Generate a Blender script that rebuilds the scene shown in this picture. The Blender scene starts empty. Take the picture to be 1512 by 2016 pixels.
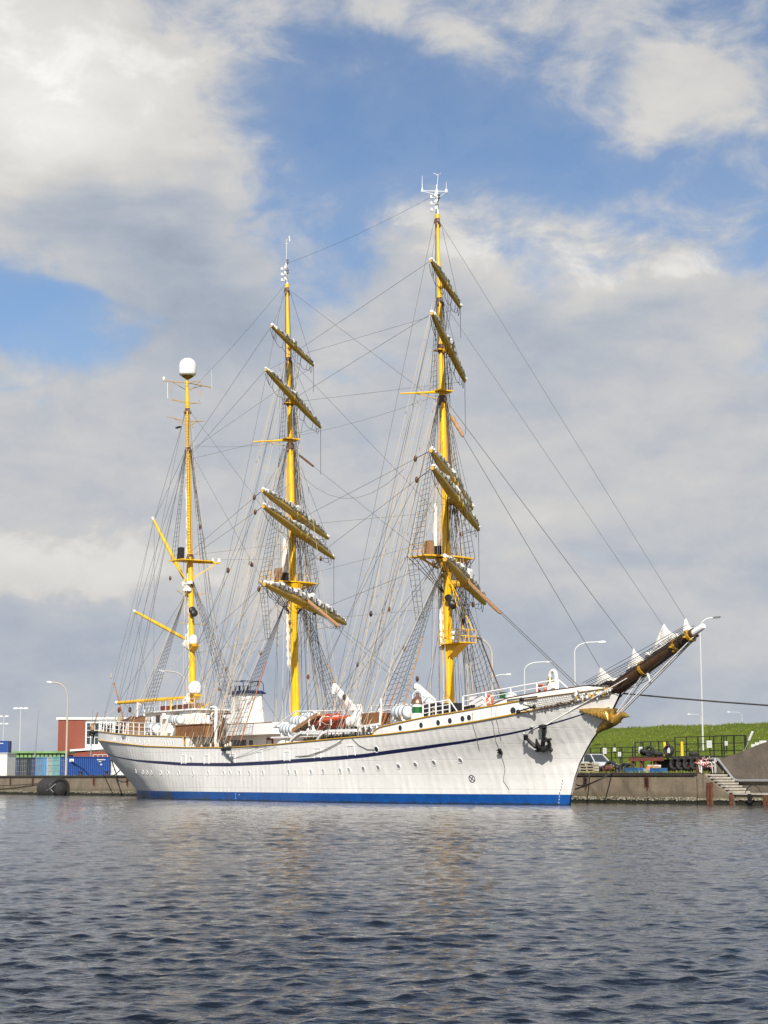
import bpy, bmesh, math, random
import numpy as np
from mathutils import Vector, Matrix
R = math.radians
sc = bpy.context.scene
rng = random.Random(7)

# ------------------------------------------------------------------ camera, sky, sun, exposure
cam = bpy.data.cameras.new('camera')
cam.sensor_fit = 'HORIZONTAL'; cam.sensor_width = 36.0; cam.lens = 84.94
cam.clip_start = 0.5; cam.clip_end = 9000
camo = bpy.data.objects.new('camera', cam); sc.collection.objects.link(camo)
camo.location = (0, 0, 1.584); camo.rotation_euler = (R(90 + 8.42), 0, 0)
sc.camera = camo
sc.view_settings.view_transform = 'Standard'; sc.view_settings.look = 'None'
sc.view_settings.exposure = 0.25; sc.view_settings.gamma = 1.0; sc.view_settings.use_curve_mapping = False
sc.cycles.max_bounces = 6; sc.cycles.transparent_max_bounces = 6

SUN_AZ = 184.0      # clockwise from +Y, towards the sun
SUN_EL = 36.0
sun = bpy.data.lights.new('sun', 'SUN'); sun.energy = 5.0; sun.angle = R(0.6); sun.color = (1.0, 0.94, 0.85)
suno = bpy.data.objects.new('sun', sun); sc.collection.objects.link(suno)
sv = Vector((math.sin(R(SUN_AZ)) * math.cos(R(SUN_EL)), math.cos(R(SUN_AZ)) * math.cos(R(SUN_EL)), math.sin(R(SUN_EL))))
suno.rotation_euler = sv.to_track_quat('Z', 'Y').to_euler(); suno.location = (-60, -60, 90)

W = bpy.data.worlds.new('World'); sc.world = W; W.use_nodes = True
nt = W.node_tree; nt.nodes.clear()
class G:
    """tiny node-expression helper"""
    def __init__(s, tree): s.t = tree
    def n(s, typ, **k):
        o = s.t.nodes.new(typ)
        for a, b in k.items(): setattr(o, a, b)
        return o
    def put(s, sock, v):
        if hasattr(v, 'is_linked') or isinstance(v, bpy.types.NodeSocket): s.t.links.new(v, sock)
        else: sock.default_value = v
    def m(s, op, a, b=0.0, c=None, clamp=False):
        o = s.n('ShaderNodeMath', operation=op, use_clamp=clamp)
        s.put(o.inputs[0], a); s.put(o.inputs[1], b)
        if c is not None: s.put(o.inputs[2], c)
        return o.outputs[0]
    def ss(s, x, lo, hi, a=0.0, b=1.0):
        o = s.n('ShaderNodeMapRange', interpolation_type='SMOOTHSTEP')
        s.put(o.inputs[0], x); s.put(o.inputs[1], lo); s.put(o.inputs[2], hi); s.put(o.inputs[3], a); s.put(o.inputs[4], b)
        return o.outputs[0]
    def mix(s, f, a, b):
        o = s.n('ShaderNodeMix', data_type='RGBA')
        s.put(o.inputs[0], f); s.put(o.inputs[6], a); s.put(o.inputs[7], b)
        return o.outputs[2]
    def noise(s, vec, scale, detail=4, rough=0.55, dist=0.0, col=False):
        o = s.n('ShaderNodeTexNoise'); s.put(o.inputs['Vector'], vec)
        o.inputs['Scale'].default_value = scale; o.inputs['Detail'].default_value = detail
        o.inputs['Roughness'].default_value = rough; o.inputs['Distortion'].default_value = dist
        return o.outputs['Color'] if col else o.outputs['Fac']
g = G(nt)
tc = g.n('ShaderNodeTexCoord'); sep = g.n('ShaderNodeSeparateXYZ'); nt.links.new(tc.outputs['Generated'], sep.inputs[0])
dx, dy, dz = sep.outputs
azd = g.m('MULTIPLY', g.m('ARCTAN2', dx, dy), 57.2958)
eld = g.m('MULTIPLY', g.m('ARCSINE', dz), 57.2958)
cv = g.n('ShaderNodeCombineXYZ'); nt.links.new(azd, cv.inputs[0]); nt.links.new(eld, cv.inputs[1])
mp = g.n('ShaderNodeMapping'); nt.links.new(cv.outputs[0], mp.inputs[0]); mp.inputs['Scale'].default_value = (0.1, 0.15, 1)
n1 = g.noise(mp.outputs[0], 2.2, 7, 0.54, 0.2)
n2 = g.noise(mp.outputs[0], 0.9, 3, 0.5, 0.2)
mp2 = g.n('ShaderNodeMapping'); nt.links.new(cv.outputs[0], mp2.inputs[0]); mp2.inputs['Scale'].default_value = (0.07, 0.22, 1); mp2.inputs['Location'].default_value = (5.1, 2.3, 0)
n3 = g.noise(mp2.outputs[0], 2.0, 6, 0.5, 0.35)
n4 = g.noise(mp.outputs[0], 6.0, 5, 0.6)
# directions are warped by a little noise so the cloud banks get ragged edges
wz = g.m('ADD', azd, g.m('MULTIPLY', g.m('SUBTRACT', n1, 0.5), 6.0))
we = g.m('ADD', eld, g.m('MULTIPLY', g.m('SUBTRACT', n3, 0.5), 4.0))
def blob(a, e, sa, se, w):
    u = g.m('DIVIDE', g.m('SUBTRACT', wz, a), sa); v = g.m('DIVIDE', g.m('SUBTRACT', we, e), se)
    q = g.m('ADD', g.m('MULTIPLY', u, u), g.m('MULTIPLY', v, v))
    return g.m('MULTIPLY', g.m('EXPONENT', g.m('MULTIPLY', q, -1.0)), w)
def total(lst, start):
    t = start
    for b in lst: t = g.m('ADD', t, blob(*b))
    return t
#CLOUDS
cover = g.m('MULTIPLY', g.ss(we, 13.6, 11.2), 1.0)
cover = total([(-10.8, 22.3, 5.0, 4.2, 1.2), (-9.2, 18.2, 3.8, 2.8, 1.1), (-6.0, 15.9, 2.6, 2.1, 1.0), (-5.5, 13.2, 3.2, 1.4, .6),
               (1.8, 23.9, 5.2, 1.5, .62), (9.8, 21.6, 3.6, 2.2, 0.9), (1.4, 16.6, 2.8, 1.7, 0.85), (8.2, 14.4, 6.5, 2.4, 1.0),
               (3.5, 13.4, 3.5, 1.8, .6), (-2.2, 14.2, 2.6, 1.5, .35), (-11.5, 14.8, 3.2, 1.1, -0.58), (-1.2, 20.4, 2.6, 2.0, -.30), (4.6, 19.2, 3.6, 1.0, -.28)], cover)
far = g.ss(g.m('ABSOLUTE', azd), 16, 30)
cover = g.m('ADD', cover, g.m('MULTIPLY', far, 0.45))
nf = g.noise(mp.outputs[0], 3.4, 9, 0.60, 0.35)
cover = g.m('ADD', cover, g.m('MULTIPLY', g.m('SUBTRACT', nf, 0.5), 1.7))
alpha = g.m('ADD', g.m('MULTIPLY', g.ss(cover, 0.08, 0.78), .78), g.m('MULTIPLY', g.ss(cover, -.6, .6), .22))
br = g.m('ADD', 0.565, g.m('MULTIPLY', g.m('SUBTRACT', n3, 0.5), 0.26))
br = g.m('ADD', br, g.m('MULTIPLY', g.m('SUBTRACT', n4, 0.5), 0.10))
br = g.m('ADD', br, g.m('MULTIPLY', g.m('SUBTRACT', nf, 0.5), 0.16))
br = total([(-11.2, 21.2, 4.4, 3.4, .27), (-10, 6.6, 4.0, 1.5, .05), (-6.2, 15.0, 3.0, 2.0, -.15), (-9.5, 16.8, 3.4, 1.5, -.09), (9.8, 21.6, 3.4, 2.0, .07),
            (1.4, 17.1, 2.5, 1.3, .05), (8.5, 16.8, 5.0, 1.3, .10), (6.5, 13.9, 4.5, 1.4, -.07), (1.6, 23.9, 5, 1.6, .06), (5, 8.5, 6, 2.5, .03), (2.5, 4.5, 9, 1.5, -.03)], br)
cum = g.m('ADD', total([(-11.5, 6.4, 5.0, 1.5, 1.0), (-8, 7.3, 2.2, .9, .4), (1.6, 17.3, 3.0, .9, .8), (9, 16.3, 4.5, .7, .6), (-11, 22, 5, 2.5, .5)], 0.0), g.m('MULTIPLY', g.m('SUBTRACT', nf, 0.5), 2.2))
br = g.m('ADD', br, g.m('MULTIPLY', g.ss(cum, .35, .75), .10))
br = g.m('SUBTRACT', br, g.m('MULTIPLY', g.ss(eld, 7.0, 1.5), 0.05))
tint = g.mix(g.ss(br, 0.41, 0.67), (0.84, 0.96, 1.16, 1), (1.02, 1.0, 0.97, 1))
vm = g.n('ShaderNodeVectorMath', operation='SCALE'); nt.links.new(tint, vm.inputs[0]); nt.links.new(g.m('MULTIPLY', br, 8.4), vm.inputs['Scale'])
sky = g.n('ShaderNodeTexSky', sky_type='NISHITA'); sky.sun_disc = False
sky.sun_elevation = R(SUN_EL); sky.sun_rotation = R(SUN_AZ); sky.air_density = 1.0; sky.dust_density = 0.6; sky.ozone_density = 2.0
skb = g.n('ShaderNodeVectorMath', operation='MULTIPLY'); nt.links.new(sky.outputs[0], skb.inputs[0]); skb.inputs[1].default_value = (0.86, 0.90, 0.97)
fin = g.mix(alpha, skb.outputs[0], vm.outputs[0])
bg = g.n('ShaderNodeBackground'); nt.links.new(fin, bg.inputs[0]); bg.inputs[1].default_value = 0.1
wo = g.n('ShaderNodeOutputWorld'); nt.links.new(bg.outputs[0], wo.inputs[0])

# ------------------------------------------------------------------ materials (all procedural)
MT = {}
def mat(name, col, rough=0.6, metal=0.0, var=0.0, vscale=3.0, bump=0.0, bscale=20.0, spec=0.5, streak=0.0, streak_col=(0.25, 0.2, 0.15, 1)):
    m = bpy.data.materials.new(name); m.use_nodes = True; MT[name] = m
    t = m.node_tree; b = t.nodes['Principled BSDF']; q = G(t)
    b.inputs['Roughness'].default_value = rough; b.inputs['Metallic'].default_value = metal
    b.inputs['Specular IOR Level'].default_value = spec
    c = (*col, 1)
    tcn = q.n('ShaderNodeTexCoord').outputs['Object']
    if var > 0:
        f = q.ss(q.noise(tcn, vscale, 5, 0.6), 0.3, 0.7)
        c = q.mix(f, tuple(x * (1 - var) for x in col) + (1,), tuple(min(1, x * (1 + var)) for x in col) + (1,))
    if streak > 0:
        mpn = q.n('ShaderNodeMapping'); t.links.new(tcn, mpn.inputs[0]); mpn.inputs['Scale'].default_value = (2.2, 2.2, 0.16)
        f = q.m('MULTIPLY', q.ss(q.noise(mpn.outputs[0], 1.7, 6, 0.6), 0.52, 0.78), streak)
        c = q.mix(f, c, streak_col)
    q.put(b.inputs['Base Color'], c)
    if bump > 0:
        bn = q.n('ShaderNodeBump'); bn.inputs['Strength'].default_value = 1.0; bn.inputs['Distance'].default_value = bump
        t.links.new(q.noise(tcn, bscale, 5, 0.6), bn.inputs['Height']); t.links.new(bn.outputs[0], b.inputs['Normal'])
    return m
mat('white_paint', (.80, .785, .75), .42, var=.04, vscale=1.5, streak=.12, streak_col=(.62, .56, .46, 1))
mat('white_gloss', (.82, .82, .81), .28)
mat('canvas', (.78, .76, .71), .9, var=.1, vscale=4, bump=.05, bscale=6)
mat('mast_yellow', (.84, .475, .008), .42, var=.08, vscale=2.0, streak=.35, streak_col=(.50, .27, .02, 1))
mat('yard_ochre', (.52, .30, .018), .5, var=.14, vscale=3)
mat('gold_trim', (.50, .29, .035), .45)
mat('navy', (.012, .016, .07), .35)
mat('tar_rope', (.04, .037, .035), .8)
mat('shroud_wire', (.085, .078, .07), .75)
mat('sail_cloth', (.74, .72, .68), .9, var=.18, vscale=3.5, bump=.06, bscale=5)  # greyer than canvas: shading on the furled sails is put into the colour
mat('hoop_ochre', (.40, .22, .015), .5, var=.2, vscale=6)
mat('grey_rope', (.17, .16, .145), .85)
mat('wire_rope', (.12, .125, .13), .6)
mat('manila_rope', (.55, .47, .36), .9)
mat('rust_rope', (.33, .13, .06), .9)
mat('coir_mat', (.30, .17, .085), 1.0, var=.3, vscale=9, bump=.05, bscale=14)
mat('brown_leather', (.36, .20, .095), .8, var=.2, vscale=6)
mat('teak', (.23, .105, .04), .6, var=.25, vscale=3, bump=.008, bscale=12)
mat('bowsprit_brown', (.075, .036, .014), .55, var=.25, vscale=3)
mat('dark_wood', (.11, .05, .02), .5, var=.2)
mat('black_iron', (.014, .014, .015), .6, var=.3, vscale=6)
mat('grey_steel', (.30, .31, .32), .5, metal=.3, var=.1)
mat('galvanised', (.52, .54, .55), .45, metal=.4, var=.06)
mat('glass_dark', (.02, .025, .03), .12)
mat('window_cream', (.52, .5, .44), .4)
mat('orange_boat', (.52, .085, .03), .55, var=.12, vscale=4)
mat('orange_buoy', (.80, .16, .06), .5)
mat('copper', (.30, .17, .12), .35, metal=.7, var=.2)
mat('green_paint', (.012, .12, .03), .4)
mat('brass', (.55, .36, .10), .32, metal=.8, var=.15, vscale=8)
mat('gilding', (.40, .255, .06), .40, metal=.55, var=.25, vscale=6)
mat('gold_shade', (.25, .14, .03), .5, metal=.3)
mat('raft_white', (.70, .715, .72), .4)
mat('raft_band', (.24, .29, .33), .6)
mat('deck_wood', (.36, .27, .18), .8, var=.15, vscale=6)
mat('tyre_rubber', (.018, .018, .019), .75, var=.35, vscale=8, bump=.02, bscale=18)
mat('rust', (.115, .045, .025), .85, var=.4, vscale=5)
mat('rust_red', (.17, .045, .035), .8, var=.25, vscale=4)
mat('lamp_post', (.55, .57, .58), .5, metal=.2)
mat('lamp_pole_tan', (.42, .38, .33), .6)
mat('lamp_head', (.80, .81, .82), .35)
mat('lamp_grey', (.12, .13, .14), .5)
mat('car_paint', (.60, .62, .64), .3, metal=.1)
mat('car_black', (.02, .02, .022), .45)
mat('fence_black', (.015, .018, .017), .6)
mat('sign_white', (.74, .75, .75), .5)
mat('sign_grey', (.42, .43, .44), .6)
mat('bollard_yellow', (.75, .45, .02), .5)
mat('plastic_blue', (.03, .11, .26), .5)
mat('tape_red', (.62, .05, .06), .5)
mat('tape_white', (.78, .74, .73), .5)
mat('pallet_beige', (.40, .36, .26), .8, var=.2, vscale=5)
mat('cont_blue', (.012, .06, .26), .5, var=.12, vscale=1.2, streak=.15, streak_col=(.02, .03, .08, 1))
mat('cont_navy', (.03, .045, .12), .55, var=.25, vscale=1.5)
mat('cont_dark', (.035, .045, .055), .6, var=.3, vscale=2)
mat('cont_light', (.10, .26, .46), .5, var=.15, vscale=1.5)
mat('cont_grey', (.42, .43, .40), .6, var=.15, vscale=1.5)
mat('cont_teal', (.16, .40, .40), .6, var=.15, vscale=1.5)
mat('cont_white', (.72, .73, .72), .5, var=.06)
mat('hut_white', (.66, .66, .63), .6, var=.06)
mat('hut_door', (.45, .53, .50), .6)
mat('green_metal', (.15, .29, .10), .6, var=.2, vscale=.6)
mat('render_white', (.74, .74, .72), .7, var=.04)
mat('window_dark', (.035, .045, .05), .15)
mat('sign_red', (.55, .05, .04), .5)
mat('steps_stone', (.40, .375, .32), .85, var=.18, vscale=3, bump=.01)
mat('soil', (.09, .075, .05), .95, var=.3, vscale=1)
mat('barnacle', (.25, .235, .175), .95, var=.6, vscale=6, bump=.08, bscale=7)

def special(name):
    m = bpy.data.materials.new(name); m.use_nodes = True; MT[name] = m
    return m, m.node_tree, m.node_tree.nodes['Principled BSDF'], G(m.node_tree)
# riveted hull plating: strakes and frames as a faint relief, weathered paint
m, t, b, q = special('hull_white')
tcn = q.n('ShaderNodeTexCoord').outputs['Object']; sp = q.n('ShaderNodeSeparateXYZ'); t.links.new(tcn, sp.inputs[0])
cb = q.n('ShaderNodeCombineXYZ'); t.links.new(sp.outputs[0], cb.inputs[0]); t.links.new(sp.outputs[2], cb.inputs[1])
brk = q.n('ShaderNodeTexBrick'); t.links.new(cb.outputs[0], brk.inputs[0]); brk.inputs['Scale'].default_value = 1.0
brk.inputs['Brick Width'].default_value = 5.4; brk.inputs['Row Height'].default_value = 0.98; brk.inputs['Mortar Size'].default_value = .018; brk.inputs['Mortar Smooth'].default_value = .6
brk.offset = .37
fr = q.m('ABSOLUTE', q.m('SUBTRACT', q.m('FRACT', q.m('MULTIPLY', sp.outputs[0], 1.45)), .5))     # frames every 0.69 m
dent = q.m('MULTIPLY', q.ss(fr, .0, .5), q.ss(q.noise(tcn, .8, 3), .35, .7))
zz = q.m('ABSOLUTE', q.m('SUBTRACT', q.m('FRACT', q.m('MULTIPLY', sp.outputs[2], 8.0)), .5))
riv = q.m('MULTIPLY', q.ss(fr, .46, .49), q.ss(zz, .2, .1))
hgt = q.m('ADD', q.m('ADD', q.m('MULTIPLY', brk.outputs['Fac'], -.009), q.m('MULTIPLY', dent, .018)), q.m('MULTIPLY', riv, .008))
hgt = q.m('ADD', hgt, q.m('MULTIPLY', q.noise(tcn, .45, 3), .02))
bn = q.n('ShaderNodeBump'); bn.inputs['Distance'].default_value = 1.0; bn.inputs['Strength'].default_value = 1.0
t.links.new(hgt, bn.inputs['Height']); t.links.new(bn.outputs[0], b.inputs['Normal'])
mpn = q.n('ShaderNodeMapping'); t.links.new(tcn, mpn.inputs[0]); mpn.inputs['Scale'].default_value = (1.6, 1.6, .12)
stn = q.m('MULTIPLY', q.ss(q.noise(mpn.outputs[0], 1.8, 6, .62), .46, .78), .26)
c = q.mix(q.ss(q.noise(tcn, .5, 4), .3, .7), (.79, .78, .75, 1), (.85, .84, .81, 1))
c = q.mix(stn, c, (.55, .50, .42, 1))
c = q.mix(q.m('MULTIPLY', riv, .25), c, (.55, .53, .49, 1))
c = q.mix(q.m('MULTIPLY', brk.outputs['Fac'], .20), c, (.5, .48, .44, 1))
t.links.new(c, b.inputs['Base Color']); b.inputs['Roughness'].default_value = .45
# blue boot topping with weed and scuffs near the water
m, t, b, q = special('boot_blue')
tcn = q.n('ShaderNodeTexCoord').outputs['Object']; sp = q.n('ShaderNodeSeparateXYZ'); t.links.new(tcn, sp.inputs[0])
nz = q.noise(tcn, .5, 5, .65); nz2 = q.noise(tcn, 1.6, 5, .65)
aft = q.ss(sp.outputs[0], -14, -34)
algae = q.m('MULTIPLY', q.ss(q.m('ADD', nz, q.m('MULTIPLY', sp.outputs[2], -.12)), .47, .58), aft)
c = q.mix(q.ss(nz2, .3, .7), (.005, .062, .26, 1), (.008, .088, .34, 1))
c = q.mix(q.m('MULTIPLY', algae, .85), c, (.055, .065, .04, 1))
c = q.mix(q.ss(q.m('ADD', sp.outputs[2], q.m('MULTIPLY', nz2, .22)), .26, .10), c, (.02, .028, .022, 1))
t.links.new(c, b.inputs['Base Color']); b.inputs['Roughness'].default_value = .38
# sea water
m, t, b, q = special('sea_water')
b.inputs['Base Color'].default_value = (.006, .008, .012, 1); b.inputs['Roughness'].default_value = .04; b.inputs['IOR'].default_value = 1.333
tcn = q.n('ShaderNodeTexCoord').outputs['Object']
mpn = q.n('ShaderNodeMapping'); t.links.new(tcn, mpn.inputs[0]); mpn.inputs['Scale'].default_value = (.75, 1.25, 1)
hgt = q.m('ADD', q.m('MULTIPLY', q.noise(mpn.outputs[0], 8.0, 4, .6, .3), .018), q.m('MULTIPLY', q.noise(mpn.outputs[0], 2.6, 3, .55, .3), .036))
bn = q.n('ShaderNodeBump'); bn.inputs['Distance'].default_value = 1.0; bn.inputs['Strength'].default_value = .8
t.links.new(hgt, bn.inputs['Height']); t.links.new(bn.outputs[0], b.inputs['Normal'])
# stained quay concrete
def concrete(name, base, low=True, stain=.5):
    m, t, b, q = special(name)
    tcn = q.n('ShaderNodeTexCoord').outputs['Object']; sp = q.n('ShaderNodeSeparateXYZ'); t.links.new(tcn, sp.inputs[0])
    n1 = q.noise(tcn, .7, 6, .65); n2 = q.noise(tcn, 6, 5, .65)
    mpn = q.n('ShaderNodeMapping'); t.links.new(tcn, mpn.inputs[0]); mpn.inputs['Scale'].default_value = (1.6, 1.6, .10)
    n3 = q.noise(mpn.outputs[0], 1.3, 6, .65)
    c = q.mix(q.ss(n1, .3, .7), tuple(x * .75 for x in base) + (1,), tuple(x * 1.2 for x in base) + (1,))
    c = q.mix(q.m('MULTIPLY', q.ss(n2, .45, .75), .35), c, tuple(x * .5 for x in base) + (1,))
    c = q.mix(q.m('MULTIPLY', q.ss(n3, .52, .74), stain), c, (.05, .032, .02, 1))
    if low:
        z = q.m('ADD', sp.outputs[2], q.m('MULTIPLY', q.m('SUBTRACT', n2, .5), .25))
        c = q.mix(q.m('MULTIPLY', q.ss(z, .95, .55), .45), c, (.10, .085, .05, 1))
        c = q.mix(q.ss(z, .33, .22), c, (.018, .02, .012, 1))
    t.links.new(c, b.inputs['Base Color']); b.inputs['Roughness'].default_value = .9
    bn = q.n('ShaderNodeBump'); bn.inputs['Distance'].default_value = .03; t.links.new(n2, bn.inputs['Height']); t.links.new(bn.outputs[0], b.inputs['Normal'])
concrete('quay_concrete', (.215, .175, .125))
concrete('wall_concrete', (.15, .125, .10), low=False, stain=.35)
concrete('dark_cap', (.035, .03, .026), low=False, stain=.3)
# brick
m, t, b, q = special('red_brick')
tcn = q.n('ShaderNodeTexCoord').outputs['Object']; sp = q.n('ShaderNodeSeparateXYZ'); t.links.new(tcn, sp.inputs[0])
cb = q.n('ShaderNodeCombineXYZ'); t.links.new(q.m('ADD', sp.outputs[0], sp.outputs[1]), cb.inputs[0]); t.links.new(sp.outputs[2], cb.inputs[1])
brk = q.n('ShaderNodeTexBrick'); t.links.new(cb.outputs[0], brk.inputs[0]); brk.inputs['Scale'].default_value = 1
brk.inputs['Brick Width'].default_value = .25; brk.inputs['Row Height'].default_value = .08; brk.inputs['Mortar Size'].default_value = .012
brk.inputs['Color1'].default_value = (.26, .052, .028, 1); brk.inputs['Color2'].default_value = (.21, .042, .024, 1); brk.inputs['Mortar'].default_value = (.20, .09, .06, 1)
c = q.mix(q.m('MULTIPLY', q.ss(q.noise(tcn, .5, 4), .4, .75), .3), brk.outputs[0], (.17, .05, .03, 1))
t.links.new(c, b.inputs['Base Color']); b.inputs['Roughness'].default_value = .85
# grass on the dike and the quay
m, t, b, q = special('grass')
tcn = q.n('ShaderNodeTexCoord').outputs['Object']
a1 = q.noise(tcn, .22, 5, .6); a2 = q.noise(tcn, 1.1, 5, .7); a3 = q.noise(tcn, 3.2, 4, .7)
c = q.mix(q.ss(a1, .3, .7), (.10, .150, .012, 1), (.135, .180, .016, 1))
c = q.mix(q.m('MULTIPLY', q.ss(a2, .42, .66), .6), c, (.060, .075, .010, 1))
c = q.mix(q.m('MULTIPLY', q.ss(a3, .55, .75), .45), c, (.19, .19, .05, 1))
t.links.new(c, b.inputs['Base Color']); b.inputs['Roughness'].default_value = .9; b.inputs['Specular IOR Level'].default_value = .15
bn = q.n('ShaderNodeBump'); bn.inputs['Distance'].default_value = .25; t.links.new(q.m('ADD', a2, a3), bn.inputs['Height']); t.links.new(bn.outputs[0], b.inputs['Normal'])
mat('grass_blade', (.13, .175, .02), .8, var=.45, vscale=1.5)
mat('dry_grass', (.20, .19, .05), .9, var=.3, vscale=1.5)
m, t, b, q = special('quay_ground')
tcn = q.n('ShaderNodeTexCoord').outputs['Object']
c = q.mix(q.ss(q.noise(tcn, .12, 6, .65), .38, .62), (.075, .10, .025, 1), (.12, .105, .07, 1))
c = q.mix(q.m('MULTIPLY', q.ss(q.noise(tcn, 2.5, 5), .4, .7), .5), c, (.05, .05, .03, 1))
t.links.new(c, b.inputs['Base Color']); b.inputs['Roughness'].default_value = .95

# ------------------------------------------------------------------ mesh helpers
COL = sc.collection
def V3(*a): return Vector(a)
class MB:
    def __init__(s): s.v = []; s.f = []; s.m = []
    def add(s, vs, fs, mi=0):
        o = len(s.v); s.v += [tuple(p) for p in vs]; s.f += [tuple(o + i for i in f) for f in fs]; s.m += [mi] * len(fs); return s
    def box(s, c, d, mi=0, rot=None):
        vs = []
        for x in (-.5, .5):
            for y in (-.5, .5):
                for z in (-.5, .5):
                    p = Vector((x * d[0], y * d[1], z * d[2]))
                    if rot is not None: p = rot @ p
                    vs.append(p + Vector(c))
        return s.add(vs, [(0, 1, 3, 2), (4, 6, 7, 5), (0, 4, 5, 1), (2, 3, 7, 6), (0, 2, 6, 4), (1, 5, 7, 3)], mi)
    def bar(s, p, q, w, h, mi=0, up=(0, 0, 1)):
        p, q = Vector(p), Vector(q); d = q - p; L = d.length; d.normalize()
        a = d.cross(Vector(up))
        if a.length < 1e-4: a = d.cross(Vector((1, 0, 0)))
        a.normalize(); b = a.cross(d)
        M = Matrix((d, a, b)).transposed()
        return s.box((p + q) / 2, (L, w, h), mi, M)
    def tube(s, pts, r, n=6, mi=0, cap=True, fn=None):
        pts = [Vector(p) for p in pts]; k = len(pts)
        rs = r if isinstance(r, (list, tuple)) else [r] * k
        vs = []; ref = None
        for i, p in enumerate(pts):
            d = (pts[min(i + 1, k - 1)] - pts[max(i - 1, 0)])
            if d.length < 1e-9: d = Vector((0, 0, 1))
            d.normalize()
            if ref is None:
                ref = d.cross(Vector((0, 0, 1)))
                if ref.length < 1e-3: ref = d.cross(Vector((1, 0, 0)))
            a = ref - d * ref.dot(d); a.normalize(); ref = a; b = d.cross(a)
            for j in range(n):
                t = 2 * math.pi * j / n
                rr = rs[i] * (fn(i, j) if fn else 1)
                vs.append(p + a * (math.cos(t) * rr) + b * (math.sin(t) * rr))
        fs = [(i * n + j, i * n + (j + 1) % n, (i + 1) * n + (j + 1) % n, (i + 1) * n + j) for i in range(k - 1) for j in range(n)]
        if cap: fs += [tuple(range(n - 1, -1, -1)), tuple((k - 1) * n + j for j in range(n))]
        return s.add(vs, fs, mi)
    def lathe(s, prof, at=(0, 0, 0), n=16, mi=0, rot=None):
        vs = []
        for r, z in prof:
            for j in range(n):
                t = 2 * math.pi * j / n; p = Vector((r * math.cos(t), r * math.sin(t), z))
                if rot is not None: p = rot @ p
                vs.append(p + Vector(at))
        k = len(prof)
        fs = [(i * n + j, i * n + (j + 1) % n, (i + 1) * n + (j + 1) % n, (i + 1) * n + j) for i in range(k - 1) for j in range(n)]
        fs += [tuple(range(n - 1, -1, -1)), tuple((k - 1) * n + j for j in range(n))]
        return s.add(vs, fs, mi)
    def ell(s, c, r, mi=0, n=10, k=6, rot=None):
        prof = [(math.sin(math.pi * i / k), -math.cos(math.pi * i / k)) for i in range(k + 1)]
        prof[0] = (1e-3, -1); prof[-1] = (1e-3, 1)
        S = Matrix.Diagonal((r[0], r[1], r[2])); M = (rot @ S) if rot is not None else S
        return s.lathe(prof, c, n, mi, M)
    def loft(s, rings, mi=0, cap=True, closed=True):
        n = len(rings[0]); vs = [p for r in rings for p in r]; k = len(rings)
        J = n if closed else n - 1
        fs = [(i * n + j, i * n + (j + 1) % n, (i + 1) * n + (j + 1) % n, (i + 1) * n + j) for i in range(k - 1) for j in range(J)]
        if cap and closed: fs += [tuple(range(n - 1, -1, -1)), tuple((k - 1) * n + j for j in range(n))]
        return s.add(vs, fs, mi)
    def prism(s, poly, a, b, mi=0):
        """poly: list of 3-D points of one face; swept by vector from a to b"""
        a, b = Vector(a), Vector(b); n = len(poly)
        vs = [Vector(p) + a for p in poly] + [Vector(p) + b for p in poly]
        fs = [tuple(range(n - 1, -1, -1)), tuple(range(n, 2 * n))] + [(i, (i + 1) % n, n + (i + 1) % n, n + i) for i in range(n)]
        return s.add(vs, fs, mi)
    def build(s, name, mats, parent=None, smooth=True, base=None, fix=True):
        if isinstance(mats, str): mats = [mats]
        me = bpy.data.meshes.new(name)
        vs = s.v
        if base is not None: vs = [(p[0] - base[0], p[1] - base[1], p[2] - base[2]) for p in vs]
        me.from_pydata(vs, [], s.f)
        for mm in mats: me.materials.append(MT[mm])
        if len(mats) > 1: me.polygons.foreach_set('material_index', s.m)
        if fix:
            bm = bmesh.new(); bm.from_mesh(me); bmesh.ops.recalc_face_normals(bm, faces=bm.faces); bm.to_mesh(me); bm.free()
        if smooth:
            me.shade_smooth()
            try: me.set_sharp_from_angle(angle=R(38))
            except Exception: pass
        o = bpy.data.objects.new(name, me); COL.objects.link(o)
        if base is not None: o.location = base
        if parent is not None: o.parent = parent
        return o
def empty(name, loc=(0, 0, 0), rz=0.0, label=None, cat=None, group=None):
    o = bpy.data.objects.new(name, None); COL.objects.link(o); o.location = loc; o.rotation_euler = (0, 0, rz); o.empty_display_size = .3
    return tag(o, label, cat, group)
def tag(o, label=None, cat=None, group=None, kind=None):
    if label: o['label'] = label
    if cat: o['category'] = cat
    if group: o['group'] = group
    if kind: o['kind'] = kind
    return o
def copy_tree(o, parent=None):
    c = o.copy(); COL.objects.link(c)
    if parent is not None: c.parent = parent
    for ch in o.children: copy_tree(ch, c)
    return c
def lerp(a, b, t): return Vector(a) * (1 - t) + Vector(b) * t
def sagline(p, q, sag=0.0, n=8):
    p, q = Vector(p), Vector(q)
    return [lerp(p, q, i / n) - Vector((0, 0, sag * 4 * (i / n) * (1 - i / n))) for i in range(n + 1)]
# ------------------------------------------------------------------ setting: water, ground, dike
QO = Vector((20.9, 123.1, 0)); QA = R(-54.0625); GZ = 2.05
QM = Matrix.Translation(QO) @ Matrix.Rotation(QA, 4, 'Z')
def qframe(o): o.location = QO; o.rotation_euler = (0, 0, QA); return o
def qw(u, v, z): return QM @ Vector((u, v, z))

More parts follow.
